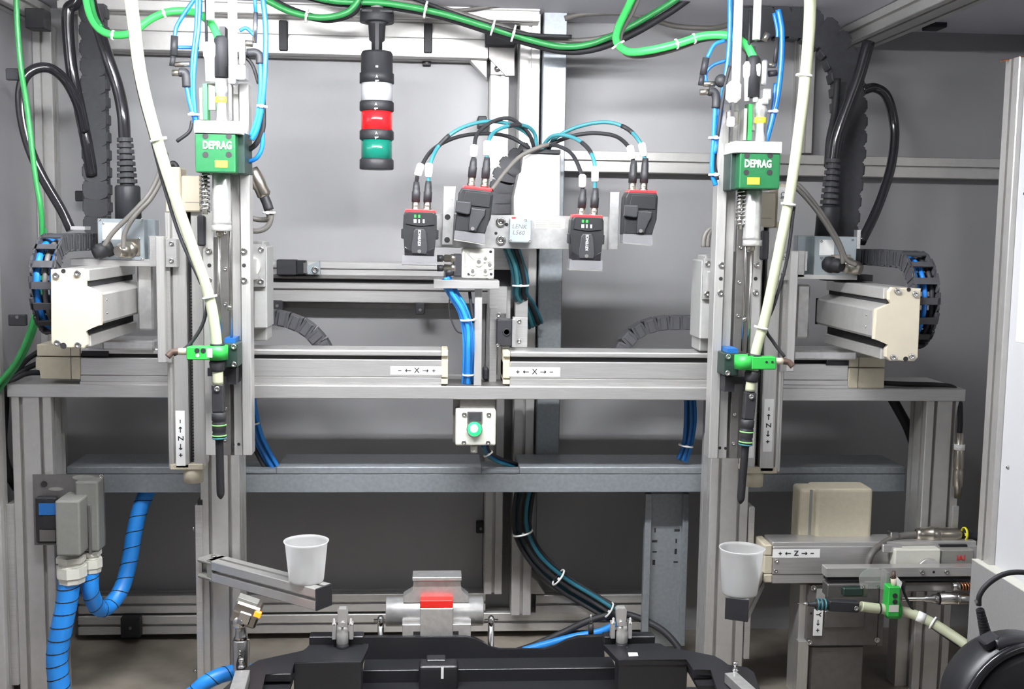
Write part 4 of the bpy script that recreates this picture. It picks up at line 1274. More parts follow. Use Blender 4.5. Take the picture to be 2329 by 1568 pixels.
# cables on the table at the left and right end
for i, P in enumerate(([(88, 800, .06), (60, 820, .06), (30, 850, .05), (-10, 862, .04)], [(88, 826, .06), (62, 838, .06), (30, 856, .05), (-10, 870, .04)], [(92, 848, .05), (60, 850, .05), (34, 862, .04), (-12, 884, .03)])):
    hose('motor_lead', ('upper', 'middle', 'lowest')[i] + ' of the three black leads leaving the left cream motor housing', 'cable', P, 6, RUBBER, group='leads of the left motor housing')
hose('floor_cable', 'thick black cable slanting down behind the right outer post', 'cable', [(2028, 905, .14), (2045, 935, .14), (2066, 975, .14), (2085, 1030, .14)], 12, RUBBER)
t = thing('motor_lead', 'black lead lying on the right end of the table and dropping to a metal plug', 'cable', at(2100, 880, .05))
part('jacket', B().tube(pp((2010, 872, .04), (2060, 874, .04), (2130, 876, .04), (2168, 882, .03), (2182, 905, .012), (2184, 960, -.004), (2182, 990, -.004)), sc(6, .03), 10, 8), RUBBER, t)
u = sc(1, 0)
part('plug_shell', B().lathe(at(2184, 985, -.008), at(2178, 1130, -.008) - at(2184, 985, -.008), [(8 * u, 0), (8 * u, 25 * u), (10 * u, 27 * u), (11 * u, 50 * u), (12 * u, 54 * u), (12 * u, 84 * u), (10 * u, 88 * u), (12 * u, 92 * u), (12 * u, 128 * u), (8 * u, 132 * u), (8 * u, 158 * u)], 16), BRASS, t, 'dull metal cable plug')
part('label_band', B().lathe(at(2182.5, 1010, -.008), at(2178, 1130, -.008) - at(2184, 985, -.008), [(12 * u, 0), (12.6 * u, 0), (12.6 * u, 14 * u), (12 * u, 14 * u)], 14, close=True), WHITE, t)
# green leads at the left post and over the top
hose('green_cable', 'green cable running down the left post from the roof', 'cable', [(36, -20, -.06), (40, 70, -.06), (48, 160, -.06), (62, 250, -.05), (80, 400, -.05), (92, 470, -.05), (96, 540, -.04), (94, 640, -.03), (72, 740, -.03), (38, 820, -.03), (-10, 880, -.03)], 6, GREEN)
hose('green_cable', 'second green cable beside the left cable chain running to the table corner', 'cable', [(100, 520, .0), (100, 640, .0), (82, 735, -.0), (52, 810, -.01), (18, 860, -.01), (-12, 900, -.02)], 6, GREEN)
def tied_cable(label, P, rpx, m_, ties, extra=None, name='green_cable'):
    t = thing(name, label, 'cable', at(*P[-1]), 'tied cables under the roof')
    part('jacket', B().tube(pp(*P), sc(rpx, P[0][2]), 12, 8), m_, t)
    for (P2, r2, m2) in (extra or []):
        part('companion_lead', B().tube(pp(*P2), sc(r2, P2[0][2]), 10, 8), m2, t)
    for (x, y, Y, dx, dy, r) in ties:
        cable_tie(at(x, y, Y), at(x + dx, y + dy, Y) - at(x, y, Y), sc(r, Y), t)
    return t
Y = -.12
tied_cable('bright green cable swinging across to the left robot head', [(192, -20, -.05), (205, 35, -.06), (228, 68, -.08), (262, 80, -.1), (300, 74, Y), (345, 42, Y), (390, 26, Y), (440, 28, Y), (475, 48, -.16), (494, 80, -.19), (497, 100, -.2)], 8, GREENB,
           [(257, 80, -.1, 20, 4, 9), (374, 30, Y, 20, -6, 9)], [([(205, -20, -.05), (214, 30, -.06), (230, 62, -.08)], 5, GREEN)])
tied_cable('bright green cable looping down and across to the right robot head', [(1446, -20, .06), (1424, 25, .05), (1404, 70, .02), (1404, 98, 0), (1430, 118, -.04), (1480, 114, -.08), (1540, 100, -.1), (1600, 82, -.12), (1660, 82, -.15), (1696, 102, -.18), (1716, 135, -.2)], 8.5, GREENB,
           [(1406, 102, 0, 6, 10, 14), (1539, 100, -.1, 20, -6, 10), (1579, 88, -.11, 20, -5, 10)],
           [([(1460, -20, .07), (1438, 30, .06), (1412, 80, .03), (1420, 120, 0), (1460, 128, -.04), (1530, 114, -.08), (1600, 90, -.1), (1660, 88, -.12), (1700, 118, -.16)], 5, GREYC)])
tied_cable('green and black cable bundle sagging across the top middle of the cell', [(660, -20, .12), (760, 2, .12), (880, 8, .12), (1000, 30, .12), (1110, 62, .13), (1210, 92, .14), (1280, 106, .14), (1350, 98, .13), (1430, 62, .12), (1520, 10, .11), (1570, -25, .1)], 7, GREEN,
           [(968, 22, .12, 40, 10, 16), (1121, 62, .13, 40, 12, 16), (1168, 76, .13, 40, 12, 16)],
           [([(640, -25, .14), (760, 6, .14), (880, 14, .14), (1000, 36, .14), (1110, 70, .15), (1210, 100, .16), (1280, 116, .16), (1350, 112, .15), (1430, 82, .14), (1520, 30, .13), (1590, -20, .12)], 8, RUBBER),
            ([(700, -25, .16), (880, -2, .15), (1000, 18, .15), (1110, 50, .15), (1210, 82, .16), (1290, 92, .16), (1370, 86, .15), (1450, 56, .14), (1560, -20, .13)], 6, GREYC),
            ([(900, -20, .13), (1020, 26, .13), (1110, 56, .13), (1200, 78, .13), (1300, 84, .13)], 4.5, RUBBER)])
tied_cable('green and grey cable pair sagging left of the signal tower', [(575, -20, .1), (620, 8, .1), (670, 30, .1), (730, 40, .1), (785, 30, .1), (812, 5, .1), (822, -25, .1)], 7, GREEN, [(698, 36, .1, 30, 6, 13)], [([(590, -25, .12), (640, 12, .12), (700, 36, .12), (750, 44, .12), (800, 30, .12), (820, 0, .12), (830, -25, .12)], 8, RUBBER)])
hose('grey_cable', 'grey cable running from the zinc channel along the upper right rail', 'cable', [(1284, 42, .3), (1330, 32, .3), (1420, 30, .3), (1480, 44, .3), (1540, 60, .28), (1620, 64, .25), (1660, 56, .2)], 6, GREYC)
hose('grey_cable', 'thin grey cable crossing the bright top rail to the tall post', 'cable', [(880, 0, .2), (960, 20, .22), (1040, 24, .24), (1120, 14, .25), (1190, 8, .25)], 4.5, GREYC)

# ================================================================ air hoses and valves on the robot heads
def fitting(t, a, c, r, m_, name='fitting', n=12):
    part(name, B().cyl(at(*a), at(*c), sc(r, a[2]), n=n), m_, t)
Y = -.19
t = thing('air_line', 'blue air hoses with black elbow valves left of the left robot head', 'air hose', at(446, 270, Y), 'air lines of the robot heads')
part('hose', B().tube(pp((456, -20, Y), (452, 60, Y), (444, 130, Y), (440, 200, Y), (446, 280, Y)), sc(5, Y), 10, 8), BLUE, t)
part('hose', B().tube(pp((448, -20, Y), (446, 60, Y), (438, 130, Y), (436, 200, Y), (442, 280, Y)), sc(4, Y), 10, 8), BLUE, t)
part('hose', B().tube(pp((448, -10, Y), (420, 30, Y), (402, 60, Y), (397, 86, Y)), sc(4.5, Y), 10, 8), BLUE, t)
part('hose', B().tube(pp((404, 108, Y), (430, 108, Y + .01), (452, 110, Y + .02)), sc(4, Y), 10, 6), DBLUE, t)
part('hose', B().tube(pp((424, 195, Y), (432, 235, Y), (444, 275, Y)), sc(5, Y), 10, 6), BLUE, t)
fitting(t, (397, 82, Y), (395, 126, Y), 8, BLACK)
fitting(t, (394, 128, Y), (391, 150, Y), 6, BLACK)
fitting(t, (398, 147, Y), (432, 146, Y), 6, BRASS)
fitting(t, (392, 166, Y), (410, 166, Y), 7, BRASS)
part('elbow', B().tube(pp((408, 164, Y), (420, 166, Y), (424, 178, Y), (425, 198, Y)), sc(10, Y), 12, 6), BLACK, t)
cable_tie(at(441, 261, Y), ZU, sc(11, Y), t)
part('lead', B().tube(pp((437, 275, Y), (430, 300, Y), (402, 322, Y)), sc(4, Y), 8, 6), RUBBER, t)
t = thing('air_line', 'blue air hoses with black elbow valve right of the left robot head', 'air hose', at(580, 360, Y), 'air lines of the robot heads')
part('hose', B().tube(pp((596, -20, Y), (604, 60, Y), (603, 150, Y), (597, 230, Y), (586, 290, Y), (572, 318, Y)), sc(6, Y), 10, 8), BLUE, t)
part('hose', B().tube(pp((592, 140, Y), (592, 210, Y), (584, 270, Y), (570, 310, Y)), sc(5, Y), 10, 8), BLUE, t)
part('hose', B().tube(pp((597, 298, Y + .02), (596, 335, Y + .02), (585, 358, Y + .02), (568, 368, Y + .03)), sc(5, Y), 10, 8), BLUE, t)
part('hose', B().tube(pp((598, 225, Y + .02), (598, 290, Y + .02), (584, 325, Y + .02), (568, 340, Y + .03)), sc(6, Y), 10, 8), RUBBER, t)
part('lead', B().tube(pp((555, 125, Y + .01), (575, 150, Y + .01), (588, 190, Y + .01)), sc(4, Y), 8, 6), RUBBER, t)
part('elbow', B().tube(pp((562, 120, Y), (582, 120, Y), (590, 128, Y), (591, 145, Y)), sc(9, Y), 12, 6), BLACK, t)
fitting(t, (558, 98, Y), (575, 100, Y), 7, BRASS)
fitting(t, (582, 28, Y), (579, 98, Y), 5, STEEL)
part('hose', B().tube(pp((578, -20, Y), (582, 30, Y)), sc(4, Y), 8, 3), BLUE, t)
part('hose', B().tube(pp((545, 70, Y), (560, 64, Y), (578, 80, Y)), sc(4, Y), 8, 6), BLUE, t)
cable_tie(at(596, 242, Y), at(594, 260, Y) - at(597, 230, Y), sc(10, Y), t)
t = thing('air_line', 'blue air hoses with black elbow valves left of the right robot head', 'air hose', at(1625, 420, Y), 'air lines of the robot heads')
part('hose', B().tube(pp((1660, -20, Y), (1660, 60, Y), (1656, 130, Y), (1646, 200, Y), (1634, 290, Y), (1624, 350, Y)), sc(5.5, Y), 10, 8), BLUE, t)
part('hose', B().tube(pp((1627, 240, Y), (1624, 300, Y), (1620, 360, Y), (1620, 395, Y), (1628, 422, Y)), sc(5.5, Y), 10, 8), BLUE, t)
part('hose', B().tube(pp((1640, 250, Y + .01), (1630, 310, Y + .01), (1624, 370, Y + .01), (1630, 410, Y + .01)), sc(6, Y), 10, 8), RUBBER, t)
part('hose', B().tube(pp((1648, 92, Y), (1625, 102, Y), (1608, 132, Y)), sc(4.5, Y), 10, 6), BLUE, t)
part('hose', B().tube(pp((1606, 186, Y), (1606, 165, Y), (1622, 148, Y), (1650, 138, Y)), sc(4, Y), 10, 6), DBLUE, t)
fitting(t, (1606, 132, Y), (1599, 170, Y), 8, BLACK)
fitting(t, (1597, 172, Y), (1593, 194, Y), 6, BLACK)
fitting(t, (1600, 191, Y), (1626, 191, Y), 6, BRASS)
fitting(t, (1592, 210, Y), (1614, 210, Y), 7, BRASS)
part('elbow', B().tube(pp((1612, 208, Y), (1624, 210, Y), (1629, 224, Y), (1628, 246, Y)), sc(10, Y), 12, 6), BLACK, t)
part('knob', B().ball(at(1640, 184, Y), sc(15, Y), 14), BLACK, t)
part('lead', B().tube(pp((1660, 150, Y - .01), (1650, 190, Y - .01), (1640, 250, Y - .01), (1632, 310, Y - .01)), sc(4, Y), 8, 8), RUBBER, t)
cable_tie(at(1624, 314, Y), ZU, sc(11, Y), t)
cable_tie(at(1624, 398, Y), ZU, sc(11, Y), t)
t = thing('air_line', 'blue air hose pair right of the right robot head', 'air hose', at(1745, 320, Y), 'air lines of the robot heads')
part('hose', B().tube(pp((1770, 22, Y), (1778, 70, Y), (1777, 140, Y), (1768, 220, Y), (1754, 280, Y), (1742, 322, Y)), sc(6.5, Y), 10, 8), BLUE, t)
part('hose', B().tube(pp((1760, 30, Y), (1768, 70, Y), (1766, 100, Y)), sc(4, Y), 10, 6), BLUE, t)
part('hose', B().tube(pp((1764, 190, Y), (1758, 250, Y), (1746, 310, Y)), sc(5, Y), 10, 8), DBLUE, t)
fitting(t, (1768, 85, Y), (1762, 150, Y), 5, BLACK)
fitting(t, (1745, 148, Y), (1764, 148, Y), 6, BRASS)
fitting(t, (1748, 168, Y), (1766, 166, Y), 7, BLACK)
cable_tie(at(1758, 254, Y), ZU, sc(11, Y), t)
part('coupling', B().cyl(at(1738, 92, Y), at(1746, 76, Y), sc(7, Y), n=12), BRASS, t)
# inline plugs beside the heads
Y = -.04
t = thing('inline_plug', 'dull metal inline plug with looped cable right of the left robot plate', 'plug', at(600, 440, Y))
u = sc(1, Y)
part('shell', B().lathe(at(572, 385, Y), at(602, 446, Y) - at(572, 385, Y), [(14 * u, 0), (16 * u, 10 * u), (17 * u, 40 * u), (15 * u, 44 * u), (16 * u, 62 * u), (11 * u, 68 * u)], 16), BRASS, t)
part('boot', B().tube(pp((596, 438, Y), (606, 460, Y), (612, 478, Y)), 11 * u, 12, 4), BLACK, t)
part('lead', B().tube(pp((610, 470, Y), (617, 492, Y), (608, 516, Y), (585, 526, Y), (555, 520, Y), (520, 505, Y - .05)), 6 * u, 10, 8), GREYC, t)
part('lead', B().tube(pp((604, 470, Y), (612, 496, Y), (590, 500, Y + .01), (555, 492, Y), (520, 485, Y - .05)), 6 * u, 10, 8), GREYC, t)
cable_tie(at(612, 484, Y), ZU, 12 * u, t)
t = thing('inline_plug', 'grey looped leads behind the right robot plate above its slide block', 'cable', at(1612, 560, Y))
for i, dx in enumerate((0, 9)):
    part('lead', B().tube(pp((1600 + dx, 562, Y), (1602 + dx, 540, Y), (1614 + dx * .5, 522, Y), (1640, 514, Y)), 6 * u, 10, 8), GREYC, t)

# ================================================================ centre: stand, distributor, hose bundles
YV = .0
t = thing('t_stand', 'silver T-shaped stand on the table between the two horizontal axes', 'stand', at(1086, 884, YV + .02))
part('top_plate', B().px(986, 638, 1136, 657, YV - .02, YV + .05, bev=.001), ALUB, t)
b = B()
zt_ = at(1087, 655, YV).z
part('upright', B().box(at(1079, 770, YV).x, at(1096, 770, YV).x, YV + .004, YV + .03, ZT, zt_, bev=.001), ALUV, t)
part('table_plate', B().box(at(1016, 878, .0).x, at(1148, 878, .0).x, .004, .11, ZT, ZT + .002), DSTEEL, t)
t = thing('valve_manifold', 'square grey cast manifold with round bosses on the T-shaped stand', 'manifold', at(1086, 634, YV))
part('body', B().px(1050, 565, 1124, 633, YV - .01, YV + .03, bev=.004, seg=2), BOXP, t)
part('side_body', B().px(1030, 578, 1051, 630, YV - .008, YV + .03, bev=.003), BLACK, t)
for (x, y, r) in ((1089, 596, 11), (1104, 589, 9), (1114, 603, 10), (1075, 618, 9), (1104, 618, 9)):
    part('boss', B().lathe(at(x, y, YV - .01), (0, -1, 0), [(sc(r, 0), 0), (sc(r, 0), .003), (sc(r * .7, 0), .003), (sc(r * .7, 0), .001)], 16), BOXP, t)
    part('port', B().disc(x, y, r * .45, YV - .0125, YV - .01), DSTEEL, t)
for (x, y) in ((1116, 573), (1117, 624), (1066, 624)):
    part('screw_hole', B().disc(x, y, 3.5, YV - .0107, YV - .009), DARKSLOT, t)
part('rib', B().pprism([(1060, 573), (1063, 571), (1082, 590), (1079, 593)], YV - .013, YV - .01).pprism([(1056, 575), (1059, 575), (1059, 606), (1056, 606)], YV - .013, YV - .01), GREYP, t)
for y in (588, 610):
    part('connector', B().lathe(at(1036, y, YV), (-1, 0, 0), [(.010, 0), (.010, .01), (.008, .011), (.0085, .024), (.006, .026), (.006, .032)], 14), BRASS, t)
    part('connector_cap', B().cyl(at(1007, y, YV), at(994, y, YV), .0075, n=12), BLACK, t)
part('lower_connector', B().cyl(at(1012, 622, YV), at(1030, 618, YV), .009, n=12), BLACK, t)
def bundle(name, label, cat, centre, offs, rpx, mats, ties=(), seed=1):
    """several hoses lying side by side along the same photo path"""
    t = thing(name, label, cat, at(*centre[-1]))
    rnd = random.Random(seed)
    for i, (dx, dY) in enumerate(offs):
        P = []
        for k, (x, y, Y) in enumerate(centre):
            a, c = centre[max(0, k - 1)], centre[min(len(centre) - 1, k + 1)]
            nx, ny = (c[1] - a[1]), -(c[0] - a[0])
            L = math.hypot(nx, ny) or 1
            w = dx + rnd.uniform(-1, 1) * rpx * .3
            P.append((x + nx / L * w, y + ny / L * w, Y + dY))
        part('hose', B().tube(pp(*P), sc(rpx, P[0][2]), 8, 8), mats[i % len(mats)], t)
    for (x, y, Y, dx, dy, r) in ties:
        cable_tie(at(x, y, Y), at(x + dx, y + dy, Y) - at(x, y, Y), sc(r * .88, Y), t, w=.002)
    return t
bundle('hose_bundle', 'bundle of blue air hoses hanging from the manifold in front of the T-shaped stand', 'hose bundle', [(1012, 632, .0), (1030, 668, -.0), (1052, 705, -.0), (1064, 750, .0), (1066, 800, .0), (1063, 878, .03)], [(-9, .01), (-5, 0), (0, -.006), (5, 0), (9, .008)], 5, [BLUEW, DBLUE, BLUEW, DBLUE, BLUEW], [(1064, 728, .0, 1, 20, 17), (1065, 853, .02, 0, 20, 13)])
single('thin_wire', B().tube(pp((1032, 655, .01), (1022, 685, .01), (1024, 720, .01), (1038, 752, .01), (1056, 760, .01)), sc(2, 0), 6, 8), RUBBER, 'thin black wire loop beside the blue hose bundle', 'wire')
single('thin_wire', B().tube(pp((1068, 664, .012), (1072, 700, .012), (1078, 735, .012)), sc(4, 0), 6, 8), RUBBER, 'short black wire between the blue bundle and the upright', 'wire')
bundle('cable_bundle', 'bundle of dark teal cables hanging behind the reader bar', 'cable bundle', [(1162, 560, .07), (1176, 600, .09), (1184, 640, .12), (1184, 672, .15), (1200, 698, .2), (1218, 740, .26)], [(-14, .0), (-7, -.01), (0, 0), (7, -.008), (14, .004)], 5, [DTEAL, TEAL, DTEAL, RUBBER, DTEAL], [(1184, 650, .125, 0, 20, 19)], 3)
t = thing('sensor_bracket', 'black square sensor on a silver bracket under the lift axis', 'sensor', at(1165, 790, .06))
part('housing', B().px(1129, 727, 1166, 789, .04, .08, bev=.003), BLACK, t)
part('face_ring', B().lathe(at(1152, 756, .04), (0, -1, 0), [(.009, 0), (.009, .002), (.006, .002), (.006, 0)], 16), RUBBER, t)
part('plate', B().px(1166, 722, 1200, 790, .05, .07, bev=.001), ALUB, t)
part('edge_plate', B().px(1165, 728, 1173, 790, .035, .06), MILL, t)
for y in (731, 776):
    bolt(1181, y, 5, .05, t)
bolt(1132, 786, 4, .04, t, name='screw')
part('slide_rail', B().px(1113, 700, 1130, 880, .07, .1, bev=.001), ALUB, t)
bolt(1134, 717, 6, .05, t)
single('duct_sensor', B().px(1098, 838, 1112, 866, .06, .1, bev=.004), BLACK, 'small black rounded block low beside the T-shaped stand', 'block')

# ================================================================ push-button box under the table
Y = -.012
t = thing('button_box', 'pale grey box with a lit green button hanging below the table', 'button box', at(1080, 1015, Y))
part('hanger_plate', B().px(1030, 910, 1128, 1006, Y + .05, Y + .055).px(1046, 905, 1126, 934, Y + .03, Y + .055), DSTEEL, t)
part('base', B().px(1036, 934, 1128, 1014, Y, Y + .05, bev=.004, seg=2), BOXP, t)
for (x, y) in ((1056, 943), (1112, 943), (1055, 1007), (1110, 1007)):
    bolt(x, y, 5.5, Y, t, name='screw')
s_ = part('legend_plate', B().px(1063, 937, 1097, 964, Y - .004, Y), DSTEEL, t, 'small dark legend plate')
part('legend', B().px(1066, 940, 1094, 959, Y - .0046, Y - .004), CHAINM, s_)
part('bezel', B().lathe(at(1079, 976, Y), (0, -1, 0), [(sc(18, 0), 0), (sc(18, 0), .005), (sc(15, 0), .006)], 24), STEEL, t)
part('button_lens', B().lathe(at(1079, 976, Y - .005), (0, -1, 0), [(sc(16.5, 0), 0), (sc(16.5, 0), .006), (sc(13, 0), .011), (sc(5, 0), .013), (0.0002, .0132)], 24), LAMPG, t, 'lit green button lens')
part('lens_core', B().lathe(at(1078, 976, Y - .0165), (0, -1, 0), [(sc(10, 0), 0), (sc(8, 0), .0022), (sc(3, 0), .0034), (.0002, .0036)], 20), LAMPC, t, 'bright centre of the lit button')
part('gland', B().cyl(at(1078, 1014, Y + .02), at(1078, 1030, Y + .02), .008, n=12), BOXP, t)
bundle('cable_bundle', 'dark blue leads leaving the button box and entering the duct', 'cable bundle', [(1102, 1012, .02), (1108, 1030, .06), (1130, 1046, .13), (1175, 1060, .17)], [(-5, 0), (0, .004), (5, 0)], 4, [DTEAL, DBLUE, RUBBER], [(1110, 1033, .07, 8, 14, 12)], 5)
bundle('cable_bundle', 'bright blue cables dropping into the duct beside the left inner post', 'cable bundle', [(560, 880, .12), (568, 935, .12), (580, 990, .13), (600, 1030, .14), (622, 1068, .15)], [(-14, 0), (-7, .01), (0, -.006), (7, .008), (13, .0)], 5, [RUBBER, BLUEW, DBLUE, BLUEW, BLUEW], [(572, 965, .12, 6, 30, 18)], 6)
bundle('cable_bundle', 'deep blue cables dropping into the duct beside the right inner post', 'cable bundle', [(1570, 905, .13), (1570, 960, .13), (1564, 1010, .13), (1552, 1048, .14)], [(-9, 0), (-3, .008), (3, -.004), (9, .004)], 5, [DBLUE, DTEAL, DBLUE, BLUEW], [(1560, 1014, .125, -6, 30, 17)], 7)
bundle('cable_bundle', 'thick bundle of teal and black cables sweeping down the wall to the floor', 'cable bundle', [(1198, 1100, .2), (1188, 1160, .22), (1192, 1215, .24), (1222, 1272, .26), (1280, 1324, .28), (1345, 1366, .28), (1405, 1402, .26)], [(-18, .0), (-11, .012), (-4, -.006), (3, .01), (10, -.004), (17, .006)], 5.5, [RUBBER, DTEAL, RUBBER, GREYC, DTEAL, RUBBER], [(1189, 1212, .235, 8, 30, 24), (1270, 1314, .26, 40, 30, 22), (1384, 1388, .265, 40, 26, 20)], 9)
hose('floor_cable', 'black cable curving from the thick bundle down toward the right post', 'cable', [(1395, 1396, .25), (1440, 1402, .22), (1500, 1430, .18), (1540, 1470, .15), (1565, 1520, .12)], 8, RUBBER)
hose('floor_cable', 'black cable sloping from the thick bundle toward the aluminium press', 'cable', [(1400, 1396, .26), (1340, 1412, .26), (1280, 1440, .26), (1210, 1470, .25), (1150, 1490, .24)], 8, RUBBER)
hose('floor_cable', 'dark grey cable beside the thick bundle, hanging slack against the wall', 'cable', [(1212, 1290, .36), (1250, 1330, .36), (1310, 1358, .36), (1380, 1380, .33)], 6, GREYC)
hose('floor_hose', 'blue hose lying on the base plate behind the black part', 'hose', [(1425, 1400, .27), (1390, 1425, .26), (1360, 1438, .25), (1300, 1450, .25), (1240, 1466, .24), (1190, 1480, .23)], 8, BLUEW)
# ================================================================ industrial connectors on the left post
Y = -.012
t = thing('plug_plate', 'grey steel plate with two heavy grey plug hoods on the left post', 'plug panel', at(155, 1240, Y))
part('plate', B().px(76, 1080, 238, 1240, Y, Y + .003), DSTEEL, t)
part('screw', B().disc(100, 1102, 7, Y - .002, Y), BLACK, t)
for (x, y) in ((231, 1084), (231, 1239)):
    bolt(x, y, 5, Y, t)
for (x, y, r) in ((127, 1113, 17), (190, 1087, 26)):
    part('knockout', B().pprism([(x + r * math.cos(i * math.pi / 10), y + r * .24 * math.sin(i * math.pi / 10)) for i in range(20)], Y - .001, Y + .001), GREYP, t)
s_ = part('socket', B().px(80, 1132, 128, 1238, Y - .02, Y - .0005, bev=.004), RUBBER, t, 'open black socket insert')
part('blue_insert', B().px(88, 1146, 126, 1172, Y - .0225, Y - .018), DBLUE, s_)
part('contact_block', B().px(98, 1174, 126, 1204, Y - .022, Y - .018), BLACK, s_)
part('socket_foot', B().px(90, 1206, 126, 1232, Y - .0215, Y - .018), GREYC, s_)
part('hood', B().px(126, 1140, 182, 1266, Y - .10, Y - .012, bev=.004, seg=2), HOODG, t, 'front grey plug hood')
part('hood', B().px(172, 1096, 224, 1256, Y - .045, Y, bev=.004, seg=2), HOODG, t, 'rear grey plug hood')
part('hood_lever', B().px(200, 1150, 207, 1262, Y - .05, Y - .044, bev=.001), DSTEEL, t)
def gland(px_, y0, y1, r, Yc):
    u = sc(1, Yc)
    o = at(px_, y0, Yc)
    L = (y1 - y0) * u
    part('gland', B().lathe(o, (0, 0, -1), [(r * u, 0), (r * u, L * .2), (r * .86 * u, L * .22), (r * .86 * u, L * .34)], 6, smooth=False).lathe(o, (0, 0, -1), [(r * .9 * u, L * .3), (r * .9 * u, L * .36)], 20).lathe(o, (0, 0, -1), [(r * 1.04 * u, L * .36), (r * 1.04 * u, L * .74), (r * .93 * u, L * .8), (r * .9 * u, L * .96), (r * .8 * u, L)], 8, smooth=False), BOXP, t, 'white cable gland')
gland(162, 1265, 1328, 33, Y - .055)
gland(208, 1252, 1304, 23, Y - .02)
def wrap_hose(label, P, rpx, turns):
    t = thing('spiral_wrap_hose', label, 'hose', at(*P[-1]), 'blue spiral wrapped hoses')
    W_ = pp(*P)
    r = sc(rpx, P[0][2])
    part('wrap', B().tube(W_, r, 18, 10), BLUEW, t)
    S = resample(spline(W_, 14), .004)
    a, u, v = frame_of(S[1] - S[0])
    H = []
    n = len(S)
    for i, p in enumerate(S):
        d = (S[min(i + 1, n - 1)] - S[max(i - 1, 0)]).normalized()
        u = (u - d * u.dot(d)).normalized()
        v = d.cross(u)
        ang = i / (n - 1) * turns * 2 * math.pi
        H.append(p + (u * math.cos(ang) + v * math.sin(ang)) * (r * .985))
    P2 = []
    for p, q in zip(H, H[1:]):
        P2 += [p, p.lerp(q, .5)]
    part('spiral_gap', B().tube(H, r * .07, 5, 2), DARKSLOT, t)
    return t
wrap_hose('thick blue spiral-wrapped hose dropping straight from the front plug hood', [(158, 1322, Y - .055), (152, 1370, Y - .056), (140, 1430, Y - .06), (130, 1490, Y - .06), (133, 1545, Y - .06), (142, 1640, Y - .06)], 24, 11)
wrap_hose('blue spiral-wrapped hose making a U-bend up to the cable duct', [(206, 1300, Y - .02), (206, 1345, Y - .02), (222, 1382, 0), (246, 1380, .04), (276, 1340, .08), (294, 1280, .11), (304, 1220, .13), (318, 1160, .15), (338, 1110, .17)], 19, 12)
wrap_hose('blue spiral-wrapped hose lying low at the corner of the black part', [(300, 1640, -.2), (420, 1590, -.2), (470, 1552, -.2), (520, 1532, -.18), (580, 1528, -.16)], 18, 8)

# ================================================================ cup holders and cups
def arm(label, a, b_, half, capm, name='holder_arm'):
    """slotted profile between two world points on the same level"""
    a, b_ = Vector(a), Vector(b_)
    d = (b_ - a)
    L = d.length
    ang = math.atan2(d.y, d.x)
    t = thing(name, label, 'holder arm', a, 'cup holder arms')
    mt = Matrix.Translation(a) @ Matrix.Rotation(ang, 4, 'Z')
    b = B().slotted('x', 0, L, -half, half, -half, half)
    b.bm.transform(mt)
    part('profile', b, ALU, t)
    b = B().box(L, L + .004, -half, half, -half, half, bev=.001)
    b.bm.transform(mt)
    part('end_cap', b, capm, t, 'black end cap')
    b = B().box(-.05, 0, -half * 1.05, half * 1.05, half * .55, half, bev=.004).box(-.05, 0, -half * 1.05, half * 1.05, -half, -half * .55, bev=.004).box(-.016, 0, -half, half, -half, half)
    b.bm.transform(mt)
    part('clamp', b, GREYP, t)
    b = B()
    p = mt @ Vector((-.02, 0, half))
    part('bolt', b.cyl(p, p + Vector((0, 0, .004)), .006, n=12), STEEL, t)
    return t
hz = .0235
za = at(500, 1292, -.03).z
pa = at(500, 1292, -.03)
pe = at(735, 1362, -.225)
pe.z = pa.z = (pa.z + pe.z) / 2
arm('slotted aluminium arm reaching out from the left inner post under a cup', pa, pe, hz, BLACK)
pc = at(1676, 1386, -.235)
pb_ = Vector((pc.x + .10, -.015, pc.z))
arm('slotted aluminium arm with black end cap below the right-hand cup', pb_, pc, .0245, BLACK)
def cup(label, px_, yrim, ybot, rr, rb, Y, zfloor, spout):
    o = at(px_, ybot, Y)
    o.z = zfloor
    zr = at(px_, yrim, Y).z
    u = sc(1, Y)
    H = zr - zfloor
    w_ = 1.6 * u
    t = thing('beaker', label, 'cup', o, 'frosted cups')
    b = B().lathe(o, (0, 0, 1), [(.0003, .001), (rb * .96 * u, 0), (rb * u, 4 * u), (rr * .94 * u, H * .93), (rr * u, H * .985), (rr * 1.01 * u, H), (rr * .98 * u, H), (rr * .92 * u, H * .93), (rb * .96 * u, 6 * u), (.0003, 5 * u)], 40, cap=(False, False))
    if spout:
        for v in b.bm.verts:
            dx = v.co.x - o.x
            if v.co.z > zfloor + H * .8 and dx * spout > 0:
                f = max(0, 1 - abs(v.co.y - (o.y - .01)) / (.018)) * (v.co.z - zfloor - H * .8) / (H * .2)
                v.co.x += spout * .006 * f
    part('wall', b, CUP, t)
    return t
cup('empty frosted plastic cup on the left holder arm', 697, 1230, 1322, 51.5, 40, -.19, pa.z + hz, 0)
cup('frosted plastic cup with a pouring lip on the black-capped holder arm', 1682, 1246, 1340, 51.5, 42, -.205, pc.z + .0247, 1)

